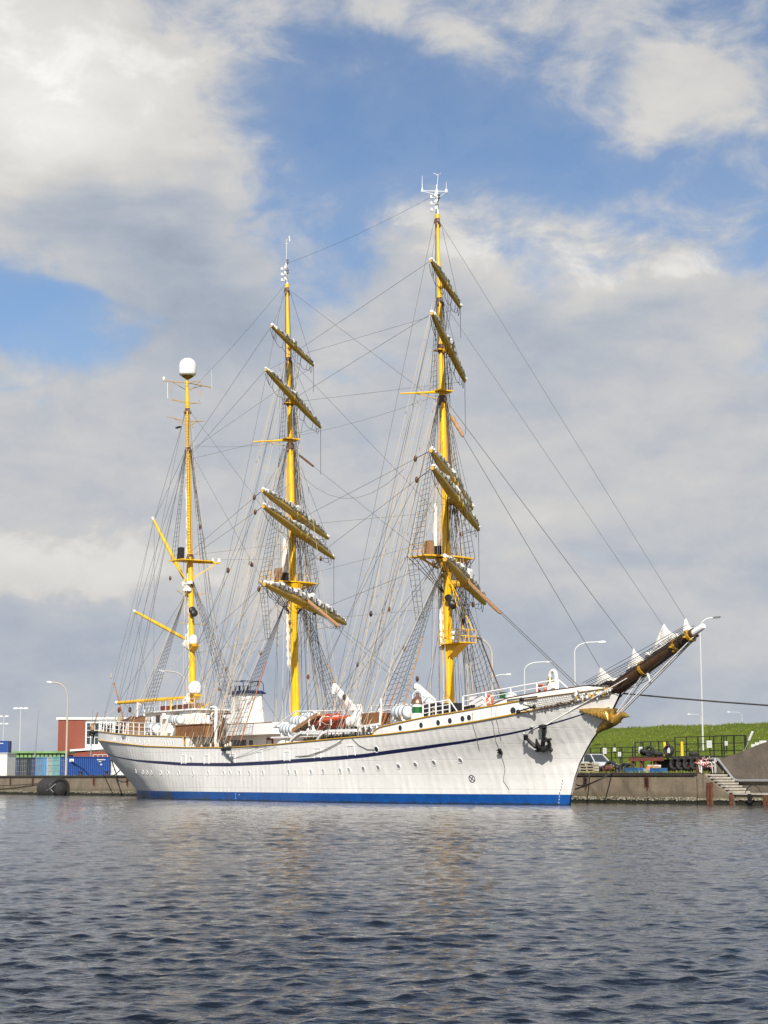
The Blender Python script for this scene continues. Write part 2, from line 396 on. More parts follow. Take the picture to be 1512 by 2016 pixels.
def make_water():
    r = np.concatenate([np.array([.4, 1.5, 3, 4.5, 6, 7, 8, 9]), np.exp(np.linspace(math.log(9.6), math.log(330), 1350)), np.array([450, 700, 1500, 4000, 8000])])
    half = R(17.5); a0 = np.linspace(-half, half, 1000)
    side = np.concatenate([np.linspace(half, R(40), 90)[1:], np.linspace(R(40), math.pi, 46)[1:]])
    a = np.concatenate([-side[::-1], a0, side])
    A, RR = np.meshgrid(a, r)
    X = RR * np.sin(A); Y = RR * np.cos(A); Z = np.zeros_like(X); DX = np.zeros_like(X); DY = np.zeros_like(X)
    gr = np.random.default_rng(5)
    space = RR * .0026 * 1.2
    patch = .85 + .36 * (np.sin(X * .11 + Y * .07 + 1) * np.sin(Y * .09 - X * .05) + .5 * np.sin(Y * .031 + X * .017))
    N = 84
    lam = np.exp(np.linspace(math.log(.09), math.log(1.0), N)) * gr.uniform(.95, 1.05, N)
    lam = np.concatenate([lam, np.exp(np.linspace(math.log(1.1), math.log(4.2), 14))]); N = len(lam)
    for i in range(N):
        k = 2 * math.pi / lam[i]; th = gr.normal(R(-72), R(36)); ph = gr.uniform(0, 6.283)
        s = .0250 * (1.0 if lam[i] < .30 else (.30 / lam[i]) ** .45) * (.74 if lam[i] > .8 else 1); amp = s / k
        att = np.clip((lam[i] / space - 1.3) / 1.5, 0, 1) * patch
        P = k * (X * math.cos(th) + Y * math.sin(th)) + ph
        Z += att * amp * np.sin(P)
        DX += att * amp * 1.25 * np.cos(P) * math.cos(th); DY += att * amp * 1.25 * np.cos(P) * math.sin(th)
    X += DX; Y += DY
    nr, na = X.shape
    co = np.stack([X, Y, Z], -1).reshape(-1, 3).astype(np.float32)
    idx = np.arange(nr * na).reshape(nr, na)
    q = np.stack([idx[:-1, :-1], idx[:-1, 1:], idx[1:, 1:], idx[1:, :-1]], -1).reshape(-1, 4)[:, ::-1]
    me = bpy.data.meshes.new('water')
    me.vertices.add(len(co)); me.vertices.foreach_set('co', co.ravel())
    me.loops.add(q.size); me.loops.foreach_set('vertex_index', q.ravel().astype(np.int32))
    me.polygons.add(len(q)); me.polygons.foreach_set('loop_start', np.arange(0, q.size, 4, dtype=np.int32)); me.polygons.foreach_set('loop_total', np.full(len(q), 4, np.int32))
    me.update(calc_edges=True); me.validate(); me.materials.append(MT['sea_water']); me.shade_smooth()
    o = bpy.data.objects.new('water', me); COL.objects.link(o); tag(o, kind='structure')
make_water()

# ground: one sheet from the quay edge to the horizon, notched at the landing steps
b = MB()
b.add([(-4000, .55, GZ), (1.2, .55, GZ), (1.2, 2.75, GZ), (4000, 2.75, GZ), (4000, 5000, GZ), (-4000, 5000, GZ)], [(0, 1, 2, 3, 4, 5)])
tag(qframe(b.build('ground', 'quay_ground')), kind='structure')

# grass dike behind the quay
DP = [(14, GZ - .02), (18, 2.5), (24, 3.45), (30, 4.7), (36, 6.0), (40.5, 6.7), (42.5, 6.95), (46, 7.05), (50, 6.8), (60, 4), (66, GZ - .02)]
def dike_z(u, v):
    z = float(np.interp(v, [p[0] for p in DP], [p[1] for p in DP]))
    w = .07 * math.sin(u * .11 + v * .3) + .05 * math.sin(u * .53 + 1) + .04 * math.sin(u * 1.3 + v)
    e = min(1, max(0, (u + 92) / 12))
    return GZ - .02 + (z - GZ + w * min(1, (v - 14) / 10) * (1 if v < 62 else 0)) * e
us = np.linspace(-92, 130, 223); vs_ = np.concatenate([np.linspace(14, 50, 46), np.linspace(51, 66, 8)])
b = MB(); nv = len(vs_)
b.add([(u, v, dike_z(u, v) + (rng.uniform(-.02, .02) if 15 < v < 60 else 0)) for u in us for v in vs_], [(i * nv + j, (i + 1) * nv + j, (i + 1) * nv + j + 1, i * nv + j + 1) for i in range(len(us) - 1) for j in range(nv - 1)])
tag(qframe(b.build('dike', 'grass', fix=False)), kind='structure')
# grass tufts on dike and quay (one uncountable mass)
b = MB()
def tuft(u, v, z, h, mi):
    for k in range(3):
        a = rng.uniform(0, 6.28); l = h * rng.uniform(.3, .8); w = h * rng.uniform(.12, .25)
        b.add([(u - w * math.sin(a), v + w * math.cos(a), z - .03), (u + w * math.sin(a), v - w * math.cos(a), z - .03), (u + l * math.cos(a), v + l * math.sin(a), z + h * rng.uniform(.7, 1.1))], [(0, 1, 2)], mi)
for i in range(15000):
    u = rng.uniform(-80, 22); v = 14.5 + 31 * rng.random() ** .9
    tuft(u, v, dike_z(u, v), rng.uniform(.06, .22), 1 if rng.random() < .25 else 0)
for i in range(2600):
    u = rng.uniform(-30, 1.0); v = rng.uniform(.8, 14); tuft(u, v, GZ, rng.uniform(.08, .28), 1 if rng.random() < .35 else 0)
for i in range(1500):
    u = rng.uniform(-120, -62); v = rng.uniform(.8, 6); tuft(u, v, GZ, rng.uniform(.05, .16), 1 if rng.random() < .3 else 0)
tag(qframe(b.build('grass', ['grass_blade', 'dry_grass'], smooth=False, fix=False)), 'tufts of green and yellowish grass covering the dike slope and quay edge', 'grass', kind='stuff')

# quay wall and its fittings
qr = empty('quay_wall', QO, QA, 'long stained brown concrete quay wall running behind the moored ship', 'quay wall')
b = MB()
for k in range(24):            # cast sections with open joints
    u1 = -.05 - k * 9.2 if k < 9 else -.05 - k * 9.2; u0 = u1 - 9.17
    b.box(((u0 + u1) / 2, .3, .55), (u1 - u0, .6, 2.68))
b.build('wall', 'quay_concrete', qr, smooth=False)
b = MB(); b.box((-110, .27, 1.99), (220, .72, .2)); b.build('cap', 'dark_cap', qr, smooth=False)
b = MB()
for i in range(1500):
    u = -rng.random() ** 1.3 * 130; b.ell((u, -.01 - rng.random() * .03, rng.uniform(.22, .42)), (rng.uniform(.04, .16), .05, rng.uniform(.03, .08)), n=5, k=3)
b.build('barnacle_band', 'barnacle', qr)
for u in (-4.6, -10.9, -20, -33, -58, -72, -80.5, -88, -96.5, -103, -109):
    b = MB(); b.box((u, -.012, 1.46), (.30, .03, .62), 0); b.box((u - .18, -.03, 1.46), (.06, .07, .7), 1); b.box((u + .18, -.03, 1.46), (.06, .07, .7), 1)  # flat black plate paints the shade inside the slot; nothing is cut out
    for k in range(3): b.box((u, -.035, 1.25 + k * .2), (.3, .03, .03), 1)
    b.build('ladder_recess', ['car_black', 'rust'], qr, smooth=False)
    b = MB(); b.box((u, -.006, 1.02), (.2, .012, .26)); b.build('rust_stain', 'rust', qr, smooth=False)
# ------------------------------------------------------------------ the ship: frame, hull form
SHIP_O = Vector((4.874, 129.19, 0)); SHIP_A = R(32.5042 - 90)
SM = Matrix.Translation(SHIP_O) @ Matrix.Rotation(SHIP_A, 4, 'Z')
ship = empty('sailing_ship', SHIP_O, SHIP_A, 'white three masted barque with yellow masts and furled sails moored along the quay', 'sailing ship')
_x = [-63.1, -57, -49.6, -44.7, -38, -30.8, -22.8, -15.8, -9.8, -6.2, -.77, 3, 7.9, 11.2, 14, 15.2, 17.6, 18.6]
_z = [5.7, 5.45, 5.15, 4.87, 4.5, 4.28, 4.15, 4.25, 4.43, 4.55, 4.72, 4.95, 5.38, 5.79, 6.22, 6.38, 6.8, 6.95]
def smooth_table(xs, ys, win=3.0, n=2000):
    X = np.linspace(xs[0], xs[-1], n); Y = np.interp(X, xs, ys); k = max(3, int(n * win / (xs[-1] - xs[0])) | 1)
    w = np.hanning(k + 2)[1:-1]; w /= w.sum(); pad = k // 2
    L = Y[0] - (Y[1] - Y[0]) * np.arange(pad, 0, -1); Rr = Y[-1] + (Y[-1] - Y[-2]) * np.arange(1, pad + 1)
    return X, np.convolve(np.r_[L, Y, Rr], w, 'valid')
SX, SZ = smooth_table(_x, _z)
def sheer(x): return float(np.interp(x, SX, SZ))
def stemx(z): return float(np.interp(z, [-1, 0, .72, 1.99, 3.02, 3.76, 4.46, 5.3, 6.0, 6.95, 8.0], [12.9, 13.18, 13.34, 13.78, 14.33, 14.94, 15.6, 16.7, 17.6, 18.45, 18.6]))
def sternx(z): return float(np.interp(z, [-1, -.3, 0, .73, 1.63, 2.9, 4.23, 5.58, 7], [-51.3, -52.0, -52.4, -51.75, -52.5, -54.23, -56.01, -57.42, -58.1]))
UD = [0, .004, .012, .03, .06, .11, .19, .30, .63, .70, .77, .83, .885, .925, .955, .98, 1]
UD = [u if u < .3 else 1 - (1 - u) * (1.062 + .0 * u) for u in UD]
BD = [0, 1.15, 2.0, 3.0, 3.9, 4.85, 5.65, 6.0, 6.0, 5.82, 5.35, 4.6, 3.65, 2.75, 1.85, .95, .1]
UW = [0, .01, .04, .10, .18, .27, .38, .62, .70, .78, .86, .93, .97, 1]
BW = [0, .35, 1.1, 2.5, 4.1, 5.2, 5.85, 5.9, 5.4, 4.4, 3.0, 1.55, .72, .06]
def smooth_u(xs, ys):
    X = np.linspace(0, 1, 2001); Y = np.interp(X, xs, ys); k = 61; w = np.hanning(k + 2)[1:-1]; w /= w.sum()
    S = np.convolve(np.r_[Y[0] * np.ones(30) - (Y[1:31][::-1] - Y[0]), Y, Y[-1] - (Y[-31:-1][::-1] - Y[-1])], w, 'valid')
    f = np.clip((X - .03) / .04, 0, 1)
    return X, Y * (1 - f) + S * f
UDs, BDs = smooth_u(UD, BD); UWs, BWs = smooth_u(UW, BW)
def hb_u(u, v):
    d = float(np.interp(u, UDs, BDs)); w = float(np.interp(u, UWs, BWs)); pw = float(np.interp(u, [0, .2, .5, .8, 1], [.75, .6, .6, 1.25, 1.5]))
    return w + (d - w) * max(0, min(1, v)) ** pw
def hb(x, z):
    v = max(0, min(1, z / sheer(x))); xs = sternx(v * 5.6); xb = stemx(v * 6.95)
    return hb_u(max(0, min(1, (x - xs) / (xb - xs))), v)
def deckb(x): return hb(x, 99)
def hpt(x, z, off=0.0, side=-1):
    p = Vector((x, side * hb(x, z), z)); n = hnorm(x, z, side); return p + n * off
def hnorm(x, z, side=-1):
    e = .08; bx = (hb(x + e, z) - hb(x - e, z)) / (2 * e); bz = (hb(x, z + e) - hb(x, z - e)) / (2 * e)
    return Vector((-bx, side, -bz)).normalized()
def stations(n=130):
    t = np.linspace(0, 1, n); u = .5 - .5 * np.cos(math.pi * t); return .55 * u + .45 * t
US = np.concatenate([[0, .0015, .004, .008, .013, .02], stations(150)[2:-1], [1.0]]); US = np.unique(np.round(US, 5))
def hull_rows(zf, rows):
    """zf(t,x)->z ; returns the two-sided ring per row"""
    out = []
    for t in rows:
        ring = []
        for u in US:
            x = -58 + 76 * u
            for _ in range(5):
                z = zf(t, x); v = max(0, min(1, z / sheer(x))); x = sternx(max(z, 0) if z < 0 else v * 5.6) * (1 - u) + stemx(v * 6.95 if z >= 0 else z) * u
            z = zf(t, x); v = max(0, min(1, z / sheer(x)))
            ring.append((x, hb_u(u, v), z))
        out.append(ring)
    return out
def skin(rows, name, m):
    b = MB(); n = len(rows[0])
    for s in (-1, 1):
        b.add([(x, s * y, z) for r in rows for (x, y, z) in r], [(i * n + j, i * n + j + 1, (i + 1) * n + j + 1, (i + 1) * n + j) for i in range(len(rows) - 1) for j in range(n - 1)])
    bmsh = b.build(name, m, ship, fix=False)
    me = bmsh.data; bm = bmesh.new(); bm.from_mesh(me); bmesh.ops.remove_doubles(bm, verts=bm.verts, dist=.002); bmesh.ops.recalc_face_normals(bm, faces=bm.faces)
    bm.to_mesh(me); bm.free(); me.shade_smooth(); return bmsh
BT = .665
skin(hull_rows(lambda t, x: -.9 + (BT + .9) * t, [0, .35, .57, .75, 1]), 'boot_top', 'boot_blue')
skin(hull_rows(lambda t, x: BT + (sheer(x) - BT) * t, np.linspace(0, 1, 26)), 'hull', 'hull_white')
# strips that follow the side
def strip(x0, x1, zlo, zhi, off, name, m, n=90, sides=(-1, 1), outline=None):
    b = MB()
    for s in sides:
        vs = []
        for i in range(n + 1):
            x = x0 + (x1 - x0) * i / n
            for z in (zlo(x), zhi(x)):
                vs.append(hpt(x, z, off, s) if outline is None else Vector((x, s * (outline(x) + off), z)))
        b.add(vs, [(2 * i, 2 * i + 2, 2 * i + 3, 2 * i + 1) for i in range(n)])
    return b.build(name, m, ship)
NV = smooth_table([-60, -54, -47.3, -40.5, -30.8, -22.65, -15.84, -6.4, -3.2, 2.48, 6.9, 10.7, 12.9, 14.9, 15.9, 17.5], [4.45, 4.15, 3.68, 3.27, 2.9, 2.8, 2.9, 3.15, 3.3, 3.74, 4.14, 4.62, 5.0, 5.45, 5.74, 6.1], 2.0)
navz = lambda x: float(np.interp(x, *NV))
nw = lambda x: float(np.interp(x, [-58, -45, -34, -10, 2, 10, 17], [.02, .05, .125, .145, .12, .06, .025]))
strip(-55.4, 17.6, lambda x: navz(x) - nw(x), lambda x: navz(x) + nw(x), .006, 'waist_stripe', 'navy', 150)
def moulding(xs, zf, name, r, off=.03, yf=None, m='gold_trim', closed_stern=False):
    b = MB()
    for s in (-1, 1):
        b.tube([Vector((x, s * ((yf or deckb)(x) + off), zf(x))) for x in xs], r, 6)
    return b.build(name, m, ship)
xs_all = [sternx(5.6) + .02 + t for t in (0, .12, .35, .7, 1.2, 2, 3)] + list(np.linspace(-53.6, 17.9, 120))
b = MB()
for s in (-1, 1): b.tube([Vector((x, s * (deckb(x) + .025), sheer(x))) for x in xs_all], .055, 6)
b.build('sheer_rail', 'gold_trim', ship)
# poop: raised plating with its own rail, from the taffrail to the break at x=-30.6
pz = smooth_table([-60, -55.5, -49.5, -46, -40.1, -30.8, -29], [6.5, 6.25, 5.98, 5.76, 5.46, 5.16, 5.12], 3)
poopz = lambda x: float(np.interp(x, *pz))
def outline_strip(xs, zlo, zhi, off, name, m):
    b = MB()
    for s in (-1, 1):
        vs = []
        for x in xs: vs += [Vector((x, s * (deckb(x) + off), zlo(x))), Vector((x, s * (deckb(x) + off), zhi(x)))]
        b.add(vs, [(2 * i, 2 * i + 2, 2 * i + 3, 2 * i + 1) for i in range(len(xs) - 1)])
    return b.build(name, m, ship)
PX = [x for x in xs_all if x < -31.5] + [-31.3, -31.0, -30.75, -30.6, -30.5, -30.45]
def poop_edge(x): return poopz(x) if x < -30.8 else sheer(x) + (poopz(x) - sheer(x)) * math.sqrt(max(0, 1 - ((x + 30.8) / .36) ** 2))
outline_strip(PX, sheer, poop_edge, 0, 'poop_side', 'white_paint')
b = MB()
for s in (-1, 1): b.tube([Vector((x, s * (deckb(x) + .03), poop_edge(x))) for x in PX], .05, 6)
b.build('poop_rail_moulding', 'gold_trim', ship)
fz = smooth_table([-2, -.4, 3.05, 6.8, 10.26, 14.16, 15.3, 16.6, 18.5], [5.2, 5.32, 5.76, 6.1, 6.47, 6.92, 7.02, 7.15, 7.36], 2)
fcz = lambda x: float(np.interp(x, *fz))
FX = [-1.9, -1.8, -1.65, -1.4, -1.05, -.7, -.3, .3] + list(np.linspace(1, 18.3, 50))
def fc_edge(x): return fcz(x) if x > -.7 else sheer(x) + (fcz(x) - sheer(x)) * math.sqrt(max(0, 1 - ((x + .7) / 1.2) ** 2))
outline_strip(FX, sheer, fc_edge, 0, 'forecastle_side', 'hull_white')
b = MB()
for s in (-1, 1): b.tube([Vector((x, s * (deckb(x) + .03), fc_edge(x))) for x in FX], .05, 6)
b.build('forecastle_rail_moulding', 'gold_trim', ship)
bwz = lambda x: fcz(x) + float(np.interp(x, [9.4, 10.0, 10.8, 13.1, 15.3, 16.2, 18.3], [0, .18, .34, .36, .36, .38, .2]))
BX = list(np.linspace(9.4, 18.2, 34))
outline_strip(BX, fcz, bwz, -.02, 'bow_bulwark', 'white_paint')
b = MB()
for s in (-1, 1): b.tube([Vector((x, s * (deckb(x) - .02), bwz(x))) for x in BX], .035, 6)
b.build('bulwark_cap', 'dark_wood', ship)
# decks
def deck(xs, zf, inset, name, m='deck_wood'):
    b = MB(); vs = []
    for x in xs:
        z = zf(x); y = max(.02, hb(x, z) - inset - .04); vs += [(x, -y, z), (x, 0, z + .06), (x, y, z)]
    b.add(vs, [f for i in range(len(xs) - 1) for f in ((3 * i, 3 * i + 3, 3 * i + 4, 3 * i + 1), (3 * i + 1, 3 * i + 4, 3 * i + 5, 3 * i + 2))])
    return b.build(name, m, ship)
deck(np.linspace(-32, .2, 40), lambda x: sheer(x) - .95, .02, 'main_deck')
deck([x for x in PX if x < -30.4], lambda x: poopz(x) - .03, .01, 'poop_deck')
deck(np.linspace(-1, 18.2, 30), lambda x: fcz(x) - .03, .01, 'forecastle_deck')
b = MB(); b.box((-30.6, 0, 4.2), (.08, 11.7, 1.9)); b.build('poop_bulkhead', 'white_paint', ship)
b = MB(); b.box((-.95, 0, 4.5), (.08, 10.4, 1.6)); b.build('forecastle_bulkhead', 'white_paint', ship)

# side lights, freeing ports, marks
def on_side(x, z, side=-1):
    p = hpt(x, z, 0, side); n = hnorm(x, z, side); t = Vector((1, 0, 0)) - n * n.x; t.normalize(); u = n.cross(t)
    if u.z < 0: u = -u
    return p, n, t, u
def disc_ring(b, p, n, t, u, r0, r1, z0, z1, mi, k=18, sx=1.0):
    vs = []
    for j in range(k):
        a = 6.28318 * j / k; d = t * math.cos(a) * sx + u * math.sin(a); vs += [p + d * r0 + n * z0, p + d * r1 + n * z1]
    b.add(vs, [(2 * j, (2 * j + 2) % (2 * k), (2 * j + 3) % (2 * k), 2 * j + 1) for j in range(k)], mi)
def porthole(x, z, r, sx=1.0, mats=('white_gloss', 'glass_dark')):
    for side in (-1, 1):
        p, n, t, u = on_side(x, z, side) if z < sheer(x) else (Vector((x, side * deckb(x), z)), None, None, None)
        if n is None:
            e = .1; n = Vector((-(deckb(x + e) - deckb(x - e)) / (2 * e), side, 0)).normalized(); t = Vector((-n.y * side * -1, 0, 0)); t = Vector((0, 0, 1)).cross(n); u = Vector((0, 0, 1))
        b = MB(); k = 18
        disc_ring(b, p, n, t, u, r * 1.28, r * 1.22, .004, .03, 0, k, sx); disc_ring(b, p, n, t, u, r * 1.22, r * 1.0, .03, .03, 0, k, sx); disc_ring(b, p, n, t, u, r * 1.0, r * .96, .03, .012, 0, k, sx)
        b.add([p + (t * math.cos(6.28318 * j / k) * sx + u * math.sin(6.28318 * j / k)) * r * .97 + n * .012 for j in range(k)], [tuple(range(k))], 1)
        b.build('porthole', list(mats), ship, fix=False)
for x, z in [(-42.1, 2.37), (-40, 2.28), (-38.9, 2.24), (-37.8, 2.21), (-35.5, 2.2), (-34, 2.17), (-31.8, 2.17), (-29, 2.13), (-26.2, 2.14), (-23.5, 2.15), (-22.4, 2.15), (-20.8, 2.15), (-19.2, 2.15), (-17, 2.14), (-13, 2.15), (-11.97, 2.14), (-9.9, 2.18), (-8.3, 2.21), (-6.2, 2.25), (-5.2, 2.29), (-3.6, 2.38), (-2.0, 2.45), (.04, 2.53), (1.65, 2.63), (3.35, 2.75), (5.67, 2.89)]:
    porthole(x, z, .175 if x < -5 else .17, 1.0, ('white_gloss', 'window_cream' if x < -14 else ('sign_grey' if x < -5 else 'grey_steel')))  # pale flat panes: the sunlit inside of each recess is painted into them
for x, z in [(1.12, 5.13), (3.22, 5.27), (4.88, 5.4), (5.95, 5.5), (7.08, 5.61), (7.65, 5.67), (11.3, 6.03)]: porthole(x, z, .20 if x < 11 else .24, 1.0)
for x, z in [(-46.63, 5.24), (-46.2, 5.22), (-44.36, 5.13), (-42.85, 5.05), (-42.35, 5.03), (-40.7, 4.96), (-39.6, 4.9), (-38.5, 4.85), (-37.5, 4.82), (-34.3, 4.72), (-33.75, 4.7), (-33.2, 4.69), (-32.7, 4.68)]:
    porthole(x, z, .155, .8, ('white_gloss', 'sign_grey'))
for x, z in [(-29.28, 3.3), (-1.75, 3.72)]: porthole(x, z, .20, 1.1, ('white_gloss', 'window_cream' if x < -20 else 'glass_dark'))
for x, z in [(-30.7, 3.29), (-26.44, 3.25), (-21.95, 3.29), (-17.5, 3.4), (-13.2, 3.37), (-8.9, 3.55), (-4.66, 3.68)]:
    for side in (-1, 1):
        p, n, t, u = on_side(x, z, side); b = MB(); M = Matrix((t, n, u)).transposed()
        for dx in (-.44, .44): b.box(p + t * dx + n * .01, (.06, .05, .74), 0, M)
        b.box(p + u * .34 + n * .01, (.82, .05, .06), 0, M); b.box(p + n * .002, (.82, .02, .62), 1, M)
        b.build('freeing_port', ['white_gloss', 'hull_white'], ship, smooth=False)
p, n, t, u = on_side(6.16, 1.68); b = MB()
disc_ring(b, p + n * .008, n, t, u, .27, .21, 0, 0, 0, 24)
for a in (.785, 2.356): b.bar(p + n * .008 + (t * math.cos(a) + u * math.sin(a)) * .22, p + n * .008 - (t * math.cos(a) + u * math.sin(a)) * .22, .05, .008, 0, n)
b.build('thruster_mark', 'navy', ship, fix=False)
p, n, t, u = on_side(9.15, 3.5); b = MB(); M = Matrix((t, n, u)).transposed(); b.box(p + n * .08, (.2, .16, .36), 0, M); b.box(p + n * .2, (.3, .05, .08), 0, M); b.box(p + n * .2 + u * .14, (.28, .05, .06), 0, M); b.build('mooring_recess', 'black_iron', ship, smooth=False)
# draught figures
def figures(txt, x, z, size, mm='sign_white', side=-1, off=.012):
    cu = bpy.data.curves.new('draught_mark', 'FONT'); cu.body = txt; cu.size = size; cu.align_x = 'CENTER'; cu.extrude = .003
    o = bpy.data.objects.new('tmp', cu); COL.objects.link(o); dg = bpy.context.evaluated_depsgraph_get()
    me = bpy.data.meshes.new_from_object(o.evaluated_get(dg)); bpy.data.objects.remove(o); me.name = 'draught_mark'
    p, n, t, u = on_side(x, z, side); M = Matrix((t, u, n)).transposed().to_4x4(); M.translation = p + n * off; me.transform(M)
    me.materials.clear(); me.materials.append(MT[mm]); ob = bpy.data.objects.new('draught_mark', me); COL.objects.link(ob); ob.parent = ship
for k, tx in enumerate(['2', '4', '6', '8', '5', '2', '4', '6']):
    z = .10 + k * .2; figures(tx, stemx(z) - .75 + (.0 if k < 4 else .05), z, .17, 'sign_white' if z < .6 else 'navy')
for k, tx in enumerate(['4', '2', '5']): figures(tx, -21.5, .12 + k * .17, .17)
figures('+', -20.9, .35, .3)
# ------------------------------------------------------------------ masts
MASTS = {'f': (0.0, .0384), 'm': (-22.009, .0563), 'z': (-40.41, .0763)}
def mp_(k, z, dx=0.0, y=0.0): x, r = MASTS[k]; return Vector((x - r * z + dx, y, z))
def ring_band(b, k, z, r, h, mi): b.tube([mp_(k, z - h / 2), mp_(k, z + h / 2)], r, 14, mi)
def square_mast(k, label):
    root = bpy.data.objects.new('mast', None)
    b = MB()
    zs = [2.6, 8, 13, 17.3, 22, 24, 29.6, 33, 37, 40, 43.3]; rs = [.305, .31, .30, .29, .27, .265, .24, .20, .17, .14, .105]
    b.tube([mp_(k, z) for z in zs], rs, 16)
    for z, r, h in [(11.2, .335, .12), (14.4, .325, .1), (16.3, .32, .1), (21.4, .31, .12), (24.0, .30, .1), (28.6, .275, .12), (32.9, .24, .12), (36.9, .22, .16), (43.2, .18, .34)]: ring_band(b, k, z, r, h, 0)
    b.tube([mp_(k, 4.4, .36, -.24), mp_(k, 17.0, .36, -.2)], .045, 6)        # cable duct
    b.tube([mp_(k, 7, -.30, -.36), mp_(k, 29.0, -.26, -.28)], .035, 6)
    m = b.build('mast', 'mast_yellow', ship)
    for z, r, h in [(29.2, .31, .5), (36.75, .23, .3), (42.9, .18, .3), (16.9, .35, .35), (33.2, .24, .3)]:
        b = MB(); ring_band(b, k, z, r, h, 0)
        for a in range(6): b.ell(mp_(k, z - .1 - .25 * (a % 2), (r - .02) * math.cos(a), (r - .02) * math.sin(a)), (.1, .1, .22), n=6, k=4)
        b.build('rigging_seizing', 'dark_wood', m)
    # white truck pole with its lamps and aerials
    b = MB(); top = 45.3
    b.tube([mp_(k, 43.3), mp_(k, 44.3), mp_(k, top)], [.13, .12, .10], 10)
    for z in (43.75, 44.25, 44.75):
        for s in (-1, 1): b.tube([mp_(k, z), mp_(k, z - .05, .25 * s, -.3)], .03, 5); b.lathe([(.09, 0), (.11, .04), (.08, .2), (.09, .24)], mp_(k, z - .1, .28 * s, -.32), 8)
    b.build('signal_pole', 'white_gloss', m)
    for z in ((44.35,) if k == 'f' else (44.1, 45.0)):
        b = MB(); e = mp_(k, z, .75, -.35); b.tube([mp_(k, z - .28), e], .03, 5); b.tube([mp_(k, z - .02), e], .02, 5)
        b.lathe([(.13, 0), (.13, .04), (.08, .05), (.09, .24), (.13, .26), (.13, .3)], e, 8); b.build('mast_lamp', 'lamp_grey', m)
    if k == 'f':
        b = MB(); c = mp_(k, 45.2)
        b.tube([c, mp_(k, 45.4, -1.0, -.6)], .032, 6); b.tube([mp_(k, 44.9), mp_(k, 45.35, -.95, -.55)], .022, 6)
        b.tube([c, mp_(k, 45.0, .8, .3)], .032, 6); b.tube([mp_(k, 44.6), mp_(k, 44.95, .78, .3)], .022, 6)
        e = mp_(k, 45.4, -1.02, -.61); b.lathe([(.07, -.1), (.08, .1), (.025, .25), (.012, 1.2)], e, 8)
        e = mp_(k, 45.0, .82, .3); b.lathe([(.11, -.1), (.12, .14), (.02, .16), (.012, .75)], e, 8)
        b.tube([c, mp_(k, 46.4, .25, 0)], .02, 6); b.tube([mp_(k, 46.4, .0, 0), mp_(k, 46.5, .5, .1)], .022, 5); b.tube([mp_(k, 46.4, .25), mp_(k, 46.55, .05, -.3)], .02, 5); b.lathe([(.05, 0), (.06, .1), (.03, .5)], c, 8)
        b.build('aerial_array', 'white_gloss', m)
    else:
        b = MB(); c = mp_(k, 45.3); b.tube([c, mp_(k, 46.9, .07)], .02, 5); b.tube([mp_(k, 45.3, .12, -.1), mp_(k, 46.9, .07)], .012, 5); b.lathe([(.07, 0), (.07, .08)], mp_(k, 46.9, .07), 8)
        b.tube([mp_(k, 47.45, -.25), mp_(k, 47.5, .5)], .022, 5); b.tube([mp_(k, 46.9, .07), mp_(k, 47.47, .1)], .012, 5); b.loft([[mp_(k, 47.55, .45), mp_(k, 47.55, .52), mp_(k, 47.05, .62), mp_(k, 47.05, .56)], [mp_(k, 47.55, .45, .05), mp_(k, 47.55, .52, .05), mp_(k, 47.05, .62, .05), mp_(k, 47.05, .56, .05)]])
        b.build('wind_vane', 'white_gloss', m)
    # lower top
    b = MB(); z = 17.45 if k == 'f' else 17.65; pts = []
    xa = mp_(k, z).x
    poly = [(-2.0, -2.35), (.45, -2.15), (.95, -.9), (1.0, 0), (.95, .9), (.45, 2.15), (-2.0, 2.35), (-1.5, .9), (-1.5, -.9)]
    b.prism([(xa + p[0] * .8, p[1], z) for p in poly], (0, 0, 0), (0, 0, .09))
    for s in (-1, 1): b.bar((xa - .6, s * .3, z - .75), (xa - .5, s * 2.0, z - .03), .12, .14)
    b.tube([mp_(k, z - 1.0), mp_(k, z - .1)], [.4, .8], 12)
    for a in range(9):
        ph = a / 9 * 6.28; b.tube([mp_(k, z - .1, .8 * math.cos(ph), .8 * math.sin(ph)), mp_(k, z - .9, .42 * math.cos(ph + .5), .42 * math.sin(ph + .5))], .05, 5)
    b.build('top_platform', 'mast_yellow', m)
    b = MB()
    for y0 in (-2.2, 2.2):
        for zz in (z + .55, z + 1.0): b.tube([(xa - 1.55, y0, zz), (xa - 1.5, y0 * .2, zz)], .025, 5)
        for yy in (y0, y0 * .6, y0 * .25): b.tube([(xa - 1.5, yy, z), (xa - 1.5, yy, z + 1.0)], .03, 5)
    b.build('top_guard_rail', 'mast_yellow', m)
    b = MB(); b.box((xa - 1.1, -.75, z + .75), (.7, .5, 1.1)); b.build('canvas_screen', 'coir_mat', m, smooth=False)
    b = MB(); b.box((xa - .45, -.45, z + .5), (.4, .35, .75)); b.build('top_locker', 'black_iron', m, smooth=False)
    # crosstrees with the long outrigger
    b = MB(); z = 29.75; xa = mp_(k, z).x
    b.prism([(xa - .6, -.75, z), (xa + .55, -.65, z), (xa + .55, .65, z), (xa - .6, .75, z)], (0, 0, 0), (0, 0, .08))
    b.tube([(xa + .1, -.2, z - .05), (xa - .95, -3.05, z - .3)], [.10, .05], 6); b.tube([(xa - .2, -.3, z - .5), (xa - .55, -1.9, z - .25)], .03, 5)
    b.build('crosstree', 'mast_yellow', m)
    b = MB(); xa = mp_(k, 32.85).x; b.prism([(xa - .4, -.5, 32.85), (xa + .4, -.45, 32.85), (xa + .4, .45, 32.85), (xa - .4, .5, 32.85)], (0, 0, 0), (0, 0, .06)); b.build('upper_crosstree', 'mast_yellow', m)
    return m
